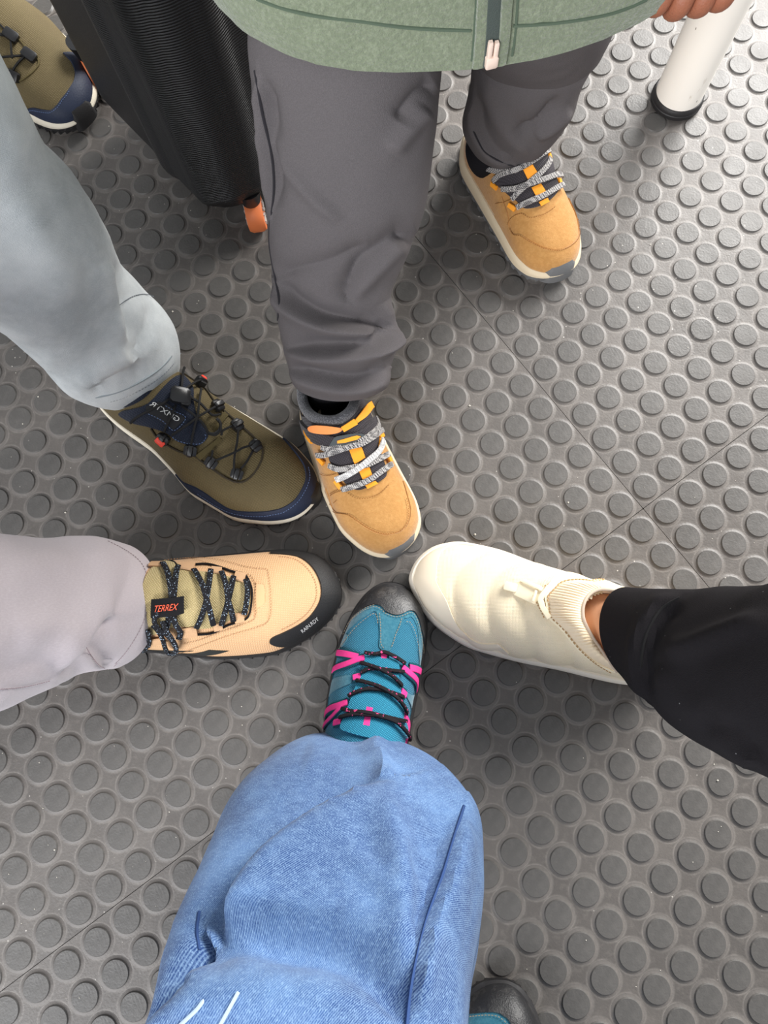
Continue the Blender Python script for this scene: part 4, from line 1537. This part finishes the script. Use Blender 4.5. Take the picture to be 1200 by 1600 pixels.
# -- person in black leggings, right
M_legging = sweat('black_jersey', (26, 24, 26), (40, 38, 40), (150, 150, 150))
M_legging_edge = plain('dark_seam', (14, 13, 14), 0.95)
pe = thing('person', 'person in black trousers with one bare ankle at the right edge', 'person', (0.35, 0.0, 0))
F_ = [
    (pts('1064,932 1030,955 1005,1000 1000,1050 1012,1090'), 10, 0.0080, 'step'),
    (pts('1040,1020 1090,1005 1140,985 1200,962'), 16, 0.0072, 'ridge'),
    (pts('1120,1130 1150,1170 1180,1195'), 10, 0.0064, 'step'),
    (pts('1030,1040 1060,1090 1110,1120'), 24, 0.0048, 'ridge'),
]
o, V, N, s = trouser_leg([(998, 1062, 976, 917, 0.105), (1022, 1092, 1034, 920, 0.14), (1062, 1135, 1098, 922, 0.18), (1122, 1174, 1150, 918, 0.225), (1200, 1214, 1212, 916, 0.27), (1310, 1272, 1320, 902, 0.33)],
                         [((0.31, -0.042, 0.43), 0.068), ((0.375, -0.06, 0.495), 0.074), ((0.65, -0.1, 0.52), 0.082), ((0.9, -0.12, 0.53), 0.09)],
                         F_, M_legging, 'trouser_leg', pe, ratio=0.78, noise_amp=0.0025, noise_scale=15, seed=2.2, n=112, m=150)
leg_line(V, N, pts('1062,934 1032,952 1010,990 1002,1030 1003,1070 1014,1092'), 0.0011, M_legging_edge, 'cuff_seam', o, 0.0)
stub_leg(pe, [(0.165, 0.052, 0.042), (0.19, 0.046, 0.066), (0.216, 0.033, 0.10), (0.234, 0.022, 0.15), (0.262, 0.012, 0.24), (0.3, -0.01, 0.33)], [0.020, 0.030, 0.0345, 0.035, 0.042, 0.048], M_skin, 'leg')

# -- the child: grey sweatpants, green fleece jacket
M_sweat = sweat('grey_jersey', (90, 86, 87), (116, 111, 112))
M_sweat_d = plain('grey_seam', (44, 42, 46), 0.95)
pk = thing('person', 'child in dark grey sweatpants and green fleece jacket standing at the top', 'person', (0.03, 0.46, 0))
F_ = [
    (pts('412,200 440,250 490,310 535,350'), 12, 0.0048, 'ridge'),
    (pts('405,120 415,190 422,260 424,330'), 8, 0.0088, 'step'),
    (pts('655,360 610,385 560,425 540,480'), 20, 0.0133, 'crease'),
    (pts('640,375 590,420 545,470'), 14, 0.0085, 'ridge'),
    (pts('432,440 450,470 500,500 560,512 595,515'), 9, 0.0111, 'step'),
    (pts('445,545 500,550 560,548 600,530 616,505'), 10, 0.0111, 'step'),
    (pts('448,575 490,590 540,600 580,595 608,575'), 9, 0.0099, 'step'),
    (pts('600,470 618,505 600,535 560,540'), 12, 0.0068, 'ridge'),
    (pts('670,170 640,200 610,240'), 16, 0.0051, 'ridge'),
    (pts('680,130 650,150 620,190'), 14, 0.0066, 'crease'),
    (pts('430,430 470,420 520,410 580,385'), 16, 0.0066, 'crease'),
]
o, V, N, s = trouser_leg([(455, 580, 608, 578, 0.105), (446, 550, 617, 545, 0.132), (436, 500, 617, 503, 0.161), (430, 455, 612, 456, 0.186), (424, 400, 636, 398, 0.214), (418, 330, 662, 330, 0.248), (412, 250, 676, 250, 0.283), (400, 160, 684, 160, 0.318), (386, 70, 694, 70, 0.352)],
                         [((-0.032, 0.458, 0.41), 0.066), ((-0.03, 0.47, 0.47), 0.07)],
                         F_, M_sweat, 'trouser_leg', pk, ratio=0.78, noise_amp=0.0022, noise_scale=17, seed=6.6, n=220, m=360, sock=(-0.083, 0.29))
leg_line(V, N, pts('398,110 410,180 424,240 428,300 420,370 428,425 436,470 434,500'), 0.0009, M_sweat_d, 'side_seam', o, 0.0)
F_ = [
    (pts('880,150 850,185 830,200 800,205'), 10, 0.0096, 'crease'),
    (pts('895,170 860,200 835,212'), 10, 0.0080, 'ridge'),
    (pts('760,120 770,170 800,215 830,240'), 14, 0.0048, 'ridge'),
    (pts('742,150 745,200 770,240 800,255'), 8, 0.0064, 'step'),
]
o, V, N, s = trouser_leg([(738, 226, 850, 230, 0.085), (724, 198, 876, 202, 0.11), (728, 165, 900, 165, 0.14), (733, 130, 910, 132, 0.17), (735, 100, 925, 100, 0.195), (735, 60, 950, 60, 0.22)],
                         [((0.105, 0.515, 0.33), 0.066), ((0.09, 0.50, 0.40), 0.07), ((0.085, 0.49, 0.46), 0.07)],
                         F_, M_sweat, 'trouser_leg', pk, ratio=0.72, noise_amp=0.002, noise_scale=17, seed=1.6, n=112, m=140, sock=(0.085, 0.575))
leg_line(V, N, pts('740,205 748,222 760,240 790,256 820,262'), 0.0009, M_sweat_d, 'cuff_seam', o, 0.0)

M_fleece = Mt('green_fleece', (116, 125, 103), 0.95, 0.1, 0.4)
M_fleece.mix(M_fleece.ramp(M_fleece.noise(320, 4, rough=0.75), 0.45, 0.65), (140, 148, 126), 0.7)
M_fleece.mix(M_fleece.ramp(M_fleece.noise(30, 3), 0.5, 0.75), (102, 111, 92), 0.4)
M_fleece.bump(M_fleece.noise(380, 4), 0.0016)
M_fleece = M_fleece.m
M_fleece_d = plain('green_seam', (84, 98, 82), 0.95)
M_zip = plain('zip_tape', (76, 84, 80), 0.8, 0.2, (1500, 0.0005))
M_pull = plain('pale_pink_pull', (232, 208, 192), 0.5, 0.4)


def jacket(th, z):
    """Torso surface; th = -pi/2 faces the photographer."""
    th, z = np.broadcast_arrays(np.asarray(th, float), np.asarray(z, float))
    k = (z - 0.385) / 0.4
    rx = 0.160 - 0.012 * k + 0.012 * np.exp(-((z - 0.40) / 0.03) ** 2) - 0.07 * np.clip((k - 0.8) / 0.2, 0, 1) ** 2
    ry = 0.102 - 0.004 * k - 0.03 * np.clip((k - 0.8) / 0.2, 0, 1) ** 2
    cx, cy = 0.027, 0.478 + 0.01 * k
    c, s = np.cos(th), np.sin(th)
    e = 0.86
    X = cx + rx * np.sign(c) * np.abs(c) ** e
    Y = cy + ry * np.sign(s) * np.abs(s) ** e
    Zz = z + 0.010 * np.exp(-((z - 0.385) / 0.05) ** 2) * (np.abs(c) ** 2)
    wv = 0.004 * np.sin(3 * th + z * 20) * np.exp(-((z - 0.40) / 0.12) ** 2)
    return np.stack([X + c * wv, Y + s * wv, Zz], -1)


th = np.linspace(0, 2 * PI, 128, endpoint=False)
zz = np.concatenate([np.linspace(0.385, 0.50, 24), np.linspace(0.51, 0.785, 22)])
R = []
for dz, f in ((0.030, 0.93), (0.008, 0.95), (0.000, 0.975)):
    g = jacket(th, zz[0])
    c0 = g.mean(0)
    g = c0 + (g - c0) * np.array([f, f, 1]) + np.array([0, 0, dz])
    R.append(g)
for z in zz:
    g = jacket(th, z)
    nz = np.array([noise.noise(Vector((x * 90, y * 90, w * 90))) for x, y, w in g])
    c0 = np.array([0.027, 0.487, 0])
    dr = g - c0
    dr[:, 2] = 0
    dr /= np.linalg.norm(dr, axis=1)[:, None]
    R.append(g + dr * (nz * 0.0012)[:, None])
m = MB()
m.rings(R, caps=(False, True))
jk = m.build('jacket', M_fleece, pk)


def jline(tha, za, off):
    p = jacket(np.asarray(tha, float), np.asarray(za, float))
    n = p - np.array([0.027, 0.487, 0])
    n[:, 2] = 0
    n /= np.linalg.norm(n, axis=1)[:, None]
    return p + n * off, n


def th_at(px, py):
    g = np.linspace(-PI * 0.95, -PI * 0.05, 300)
    best = None
    for z in np.linspace(0.386, 0.6, 60):
        q = pix(jacket(g, z))
        d = np.hypot(q[:, 0] - px, q[:, 1] - py)
        i = int(np.argmin(d))
        if best is None or d[i] < best[0]:
            best = (d[i], g[i], z)
    return best[1], best[2]


tz, _ = th_at(766, 80)
za = np.linspace(0.387, 0.66, 30)
p, n = jline(np.full(30, tz), za, 0.0008)
m = MB()
m.tube(p, 0.0052, 8, 0.0014, n)
m.build('zip', M_zip, jk)
for off in (-16, 18):
    t2, _ = th_at(766 + off * 1.0, 80)
    p, n = jline(np.full(30, t2), za, 0.0006)
    m = MB()
    m.tube(p, 0.0036, 8, 0.0022, n)
    m.build('zip_welt', M_fleece, jk)
for off in (-26, 34):
    t2, _ = th_at(766 + off, 80)
    p, n = jline(np.full(30, t2), za + 0.004, 0.0)
    m = MB()
    m.tube(p, 0.0007, 6, 0.0007, n)
    m.build('zip_stitching', M_fleece_d, jk)
for P_ in ('400,0 480,18 560,34 640,42 735,46', '800,40 880,34 960,18 1010,0'):
    tq = [th_at(x, y) for x, y in pts(P_)]
    tt = catmull(np.array(tq), 8)
    p, n = jline(tt[:, 0], tt[:, 1], 0.0002)
    m = MB()
    m.tube(p, 0.0009, 6, 0.0009, n)
    m.build('hem_seam', M_fleece_d, jk)
m = MB()
tp_, zp_ = th_at(766, 82)
p, n = jline([tp_, tp_], [0.392, 0.402], 0.003)
up = np.array([0, 0, 1.0])
x = np.cross(up, n[0])
m.box(p[0], x * 0.0040, up * 0.0042, n[0] * 0.0026, 0.25)
for sx, l in ((-0.0020, 0.0070), (0.0020, 0.0062)):
    m.box(p[0] + x * sx + up * (0.004 + l * 0.6), x * 0.0015, up * l, n[0] * 0.0016, 0.25)
m.build('zip_pull', M_pull, jk)

# left arm, sleeve and lightly closed hand beside the jacket
hx = at(1092, -30, 0.40)
sl = MB()
P = catmull(np.array([(0.165, 0.50, 0.735), (0.205, 0.49, 0.66), (0.222, hx[1] + 0.05, 0.54), (hx[0] + 0.022, hx[1] + 0.034, 0.455), (hx[0] + 0.014, hx[1] + 0.022, 0.430)]), 12)
sl.tube(P, np.interp(np.linspace(0, 1, len(P)), [0, 0.4, 0.8, 1], [0.052, 0.048, 0.038, 0.034]), 36)
sl.build('sleeve', M_fleece, jk)


def hand(parent, c, mat):
    """Palm and five curled fingers, grown as one skinned mesh."""
    V, E, Rr, root = [], [], [], [0]

    def add(p, r, par=None):
        V.append(tuple(c + np.array(p) * 0.8))
        Rr.append(r * 0.84)
        if par is not None:
            E.append((par, len(V) - 1))
        return len(V) - 1
    w = add((0.012, 0.020, 0.032), 0.018)
    fa = add((0.020, 0.030, 0.065), 0.020, w)
    pm = add((0.002, 0.004, 0.008), 0.023, w)
    for i, (x, L_) in enumerate(((-0.026, 0.9), (-0.009, 1.0), (0.008, 0.95), (0.023, 0.8))):
        root.append(len(V))
        k = add((x * 0.8, 0.004, 0.006), 0.0105)
        k = add((x, -0.006, -0.004), 0.0098, k)
        a = add((x - 0.003, -0.016 * L_, -0.016 * L_), 0.0088, k)
        b = add((x - 0.004, -0.006 * L_, -0.030 * L_), 0.0080, a)
        add((x - 0.004, 0.010 * L_, -0.030 * L_), 0.0068, b)
    root.append(len(V))
    t0 = add((-0.006, 0.012, 0.020), 0.0115)
    t1 = add((-0.024, 0.012, 0.014), 0.0105, t0)
    t2 = add((-0.036, -0.002, 0.004), 0.0092, t1)
    add((-0.034, -0.016, -0.008), 0.0078, t2)
    me = bpy.data.meshes.new('hand')
    me.from_pydata(V, E, [])
    o = bpy.data.objects.new('hand', me)
    C.objects.link(o)
    md = o.modifiers.new('skin', 'SKIN')
    md.use_smooth_shade = True
    for i, r in enumerate(Rr):
        sv = me.skin_vertices[0].data[i]
        sv.radius = (r, r)
        sv.use_root = i in root
    sb = o.modifiers.new('smooth', 'SUBSURF')
    sb.levels = sb.render_levels = 2
    me.materials.append(mat)
    o.parent = parent
    pm_ = world_loc(parent)
    o.location = (-pm_[0], -pm_[1], -pm_[2])
    return o


hand(pk, np.array([hx[0], hx[1], 0.405]), M_skin_hand)

# ------------------------------------------------------------------ suitcase
M_shell = Mt('black_shell', (30, 30, 32), 0.42, 0.45)
M_shell.mix(M_shell.ramp(M_shell.noise(60, 5, rough=0.75), 0.62, 0.75), (58, 56, 54), 0.35)
M_shell.bump(M_shell.noise(900, 3), 0.0003)
M_shell = M_shell.m
M_ribs = Mt('black_ribbed_shell', (24, 24, 26), 0.38, 0.5)
M_ribs.bump(M_ribs.wave(1 / 0.0026 / 3.18, M_ribs.coord(), 'Z'), 0.0011)
M_ribs = M_ribs.m
M_wheel = plain('orange_wheel', (232, 128, 76), 0.5, 0.4)
M_wheel_in = plain('grey_wheel_hub', (186, 182, 178), 0.4, 0.5)
A_ = at(366, 342, 0.05)[:2]
B_ = at(166, 140, 0.05)[:2]
dL = (B_ - A_) / np.linalg.norm(B_ - A_)
dR = np.array([dL[1], -dL[0]])
WL, WR, HS = 0.25, 0.34, 0.56
cen = A_ + dL * (WL / 2 - 0.006) + dR * (WR / 2 - 0.02)
sc = thing('suitcase', 'black hard-shell suitcase with ribbed panel and orange wheels', 'suitcase', (cen[0], cen[1], 0))


def rrect(hw, hh, r, z, n=9):
    o = []
    for sx, sy, a0 in ((1, 1, 0), (-1, 1, PI / 2), (-1, -1, PI), (1, -1, 1.5 * PI)):
        for a in np.linspace(a0, a0 + PI / 2, n):
            x = sx * (hw - r) + r * math.cos(a)
            y = sy * (hh - r) + r * math.sin(a)
            w = cen + dL * x + dR * y
            o.append((w[0], w[1], z))
    return o


m = MB()
m.rings([rrect(WL / 2 - 0.04, WR / 2 - 0.04, 0.02, 0.042), rrect(WL / 2 - 0.018, WR / 2 - 0.018, 0.032, 0.046), rrect(WL / 2 - 0.006, WR / 2 - 0.006, 0.042, 0.060), rrect(WL / 2, WR / 2, 0.046, 0.085)]
        + [rrect(WL / 2, WR / 2, 0.046, z) for z in np.linspace(0.12, HS - 0.05, 12)]
        + [rrect(WL / 2 - 0.006, WR / 2 - 0.006, 0.042, HS - 0.02), rrect(WL / 2 - 0.018, WR / 2 - 0.018, 0.032, HS - 0.006), rrect(WL / 2 - 0.04, WR / 2 - 0.04, 0.02, HS)])
m.build('shell', M_shell, sc)
# the ribbed panel wraps the near corner and the broad face, in soft upright flutes
m = MB()
R = []
for z in np.concatenate([[0.066, 0.072], np.linspace(0.085, HS - 0.04, 24), [HS - 0.03, HS - 0.024]]):
    row = []
    tz = 0.046
    k = min(1.0, (z - 0.060) / 0.025)
    off = 0.0026 if 0.07 < z < HS - 0.028 else -0.001
    # from the side face just before the corner, round it, then along the broad face (-x side of dL)
    L0 = 0.055
    path = []
    hw, hh, r = WL / 2 - 0.006 * (1 - k), WR / 2 - 0.006 * (1 - k), 0.046
    for x in np.linspace(0.0, 1, 8):
        path.append((-hw + r + L0 * (1 - x), -hh, 0, -1))
    for a in np.linspace(1.5 * PI, PI, 14)[1:]:
        path.append((-hw + r + r * math.cos(a), -hh + r + r * math.sin(a), math.cos(a), math.sin(a)))
    for y in np.linspace(-hh + r, hh - r, 60)[1:]:
        path.append((-hw, y, -1, 0))
    sl_ = 0.0
    for i, (x, y, nx, ny) in enumerate(path):
        if i:
            sl_ += math.hypot(x - path[i - 1][0], y - path[i - 1][1])
        fl = 0.0040 * max(0.0, math.sin(2 * PI * sl_ / 0.062)) if off > 0 else 0
        o_ = off + fl if 0 < i < len(path) - 1 else -0.001
        w_ = cen + dL * (x + nx * o_) + dR * (y + ny * o_)
        row.append((w_[0], w_[1], z))
    R.append(row)
m.rings(R, closed=False, caps=(False, False))
m.build('ribbed_panel', M_ribs, sc)


def caster(px, py, deg):
    c = at(px, py, 0.0)
    m = MB()
    ax = np.array([math.cos(math.radians(deg)), math.sin(math.radians(deg)), 0])
    fw = np.array([-ax[1], ax[0], 0])
    up = np.array([0, 0, 1.0])
    r, hw = 0.0215, 0.010
    cc = np.array([c[0], c[1], STUD_H + r])
    R = []
    for o_, rr in ((-hw, 0.6 * r), (-hw, 0.9 * r), (-hw * 0.6, r), (hw * 0.6, r), (hw, 0.9 * r), (hw, 0.6 * r)):
        R.append([cc + ax * o_ + (fw * math.cos(a) + up * math.sin(a)) * rr for a in np.linspace(0, 2 * PI, 28, endpoint=False)])
    m.rings(R)
    wo = m.build('wheel', M_wheel, sc)
    h = MB()
    for s_ in (-1, 1):
        for k in range(10):
            a = 2 * PI * k / 10
            dv = fw * math.cos(a) + up * math.sin(a)
            h.box(cc + ax * s_ * (hw + 0.0004) + dv * r * 0.42, dv * r * 0.22, np.cross(ax, dv) * 0.0010, ax * 0.0012, 0.2)
    h.build('hub', M_wheel_in, wo)
    f = MB()
    f.tube([cc + up * 0.024, cc + up * 0.034, cc + up * 0.046], [0.011, 0.013, 0.016], 16)
    f.build('caster_fork', M_hook, sc)


caster(405, 352, 10)
caster(160, 134, 30)
for x, y in ((WL / 2 - 0.05, WR / 2 - 0.05), (-WL / 2 + 0.05, WR / 2 - 0.05)):
    w_ = cen + dL * x + dR * y
    q = pix(np.array([w_[0], w_[1], 0.0]))
    caster(q[0], q[1], 40)

# ------------------------------------------------------------------ white post
M_post = Mt('white_paint', (244, 239, 230), 0.4, 0.45)
M_post.mix(M_post.ramp(M_post.noise(9, 5, M_post.coord('Object', scale=(6, 6, 1.2)), 0.75), 0.66, 0.72), (188, 176, 160), 0.5)
v = M_post.n('ShaderNodeTexVoronoi')
v.inputs['Scale'].default_value = 26
M_post.ln(M_post.coord('Object', scale=(2.5, 2.5, 1.0), rot=(0.4, 0.5, 0)), v.inputs['Vector'])
M_post.mix(M_post.math('LESS_THAN', v.outputs['Distance'], 0.05), (96, 84, 70), 0.8)
M_post = M_post.m
pc_ = at(1055, 158, 0.0)
po = thing('post', 'white painted round post with black foot ring', 'post', (pc_[0], pc_[1], 0))
R = []
prof = [(0.0285, 0.0125), (0.0285, 0.35), (0.0285, 0.70), (0.0285, 0.716), (0.026, 0.72)]
m = MB()
m.rings([[(pc_[0] + r * math.cos(a), pc_[1] + r * math.sin(a), z) for a in np.linspace(0, 2 * PI, 48, endpoint=False)] for r, z in prof])
m.build('tube', M_post, po)
prof = [(0.028, STUD_H), (0.0318, STUD_H + 0.001), (0.0322, 0.008), (0.0314, 0.009), (0.0316, 0.010), (0.0310, 0.0135), (0.0296, 0.015), (0.0286, 0.015)]
m = MB()
m.rings([[(pc_[0] + r * math.cos(a), pc_[1] + r * math.sin(a), z) for a in np.linspace(0, 2 * PI, 48, endpoint=False)] for r, z in prof])
m.build('foot_ring', M_black, po)
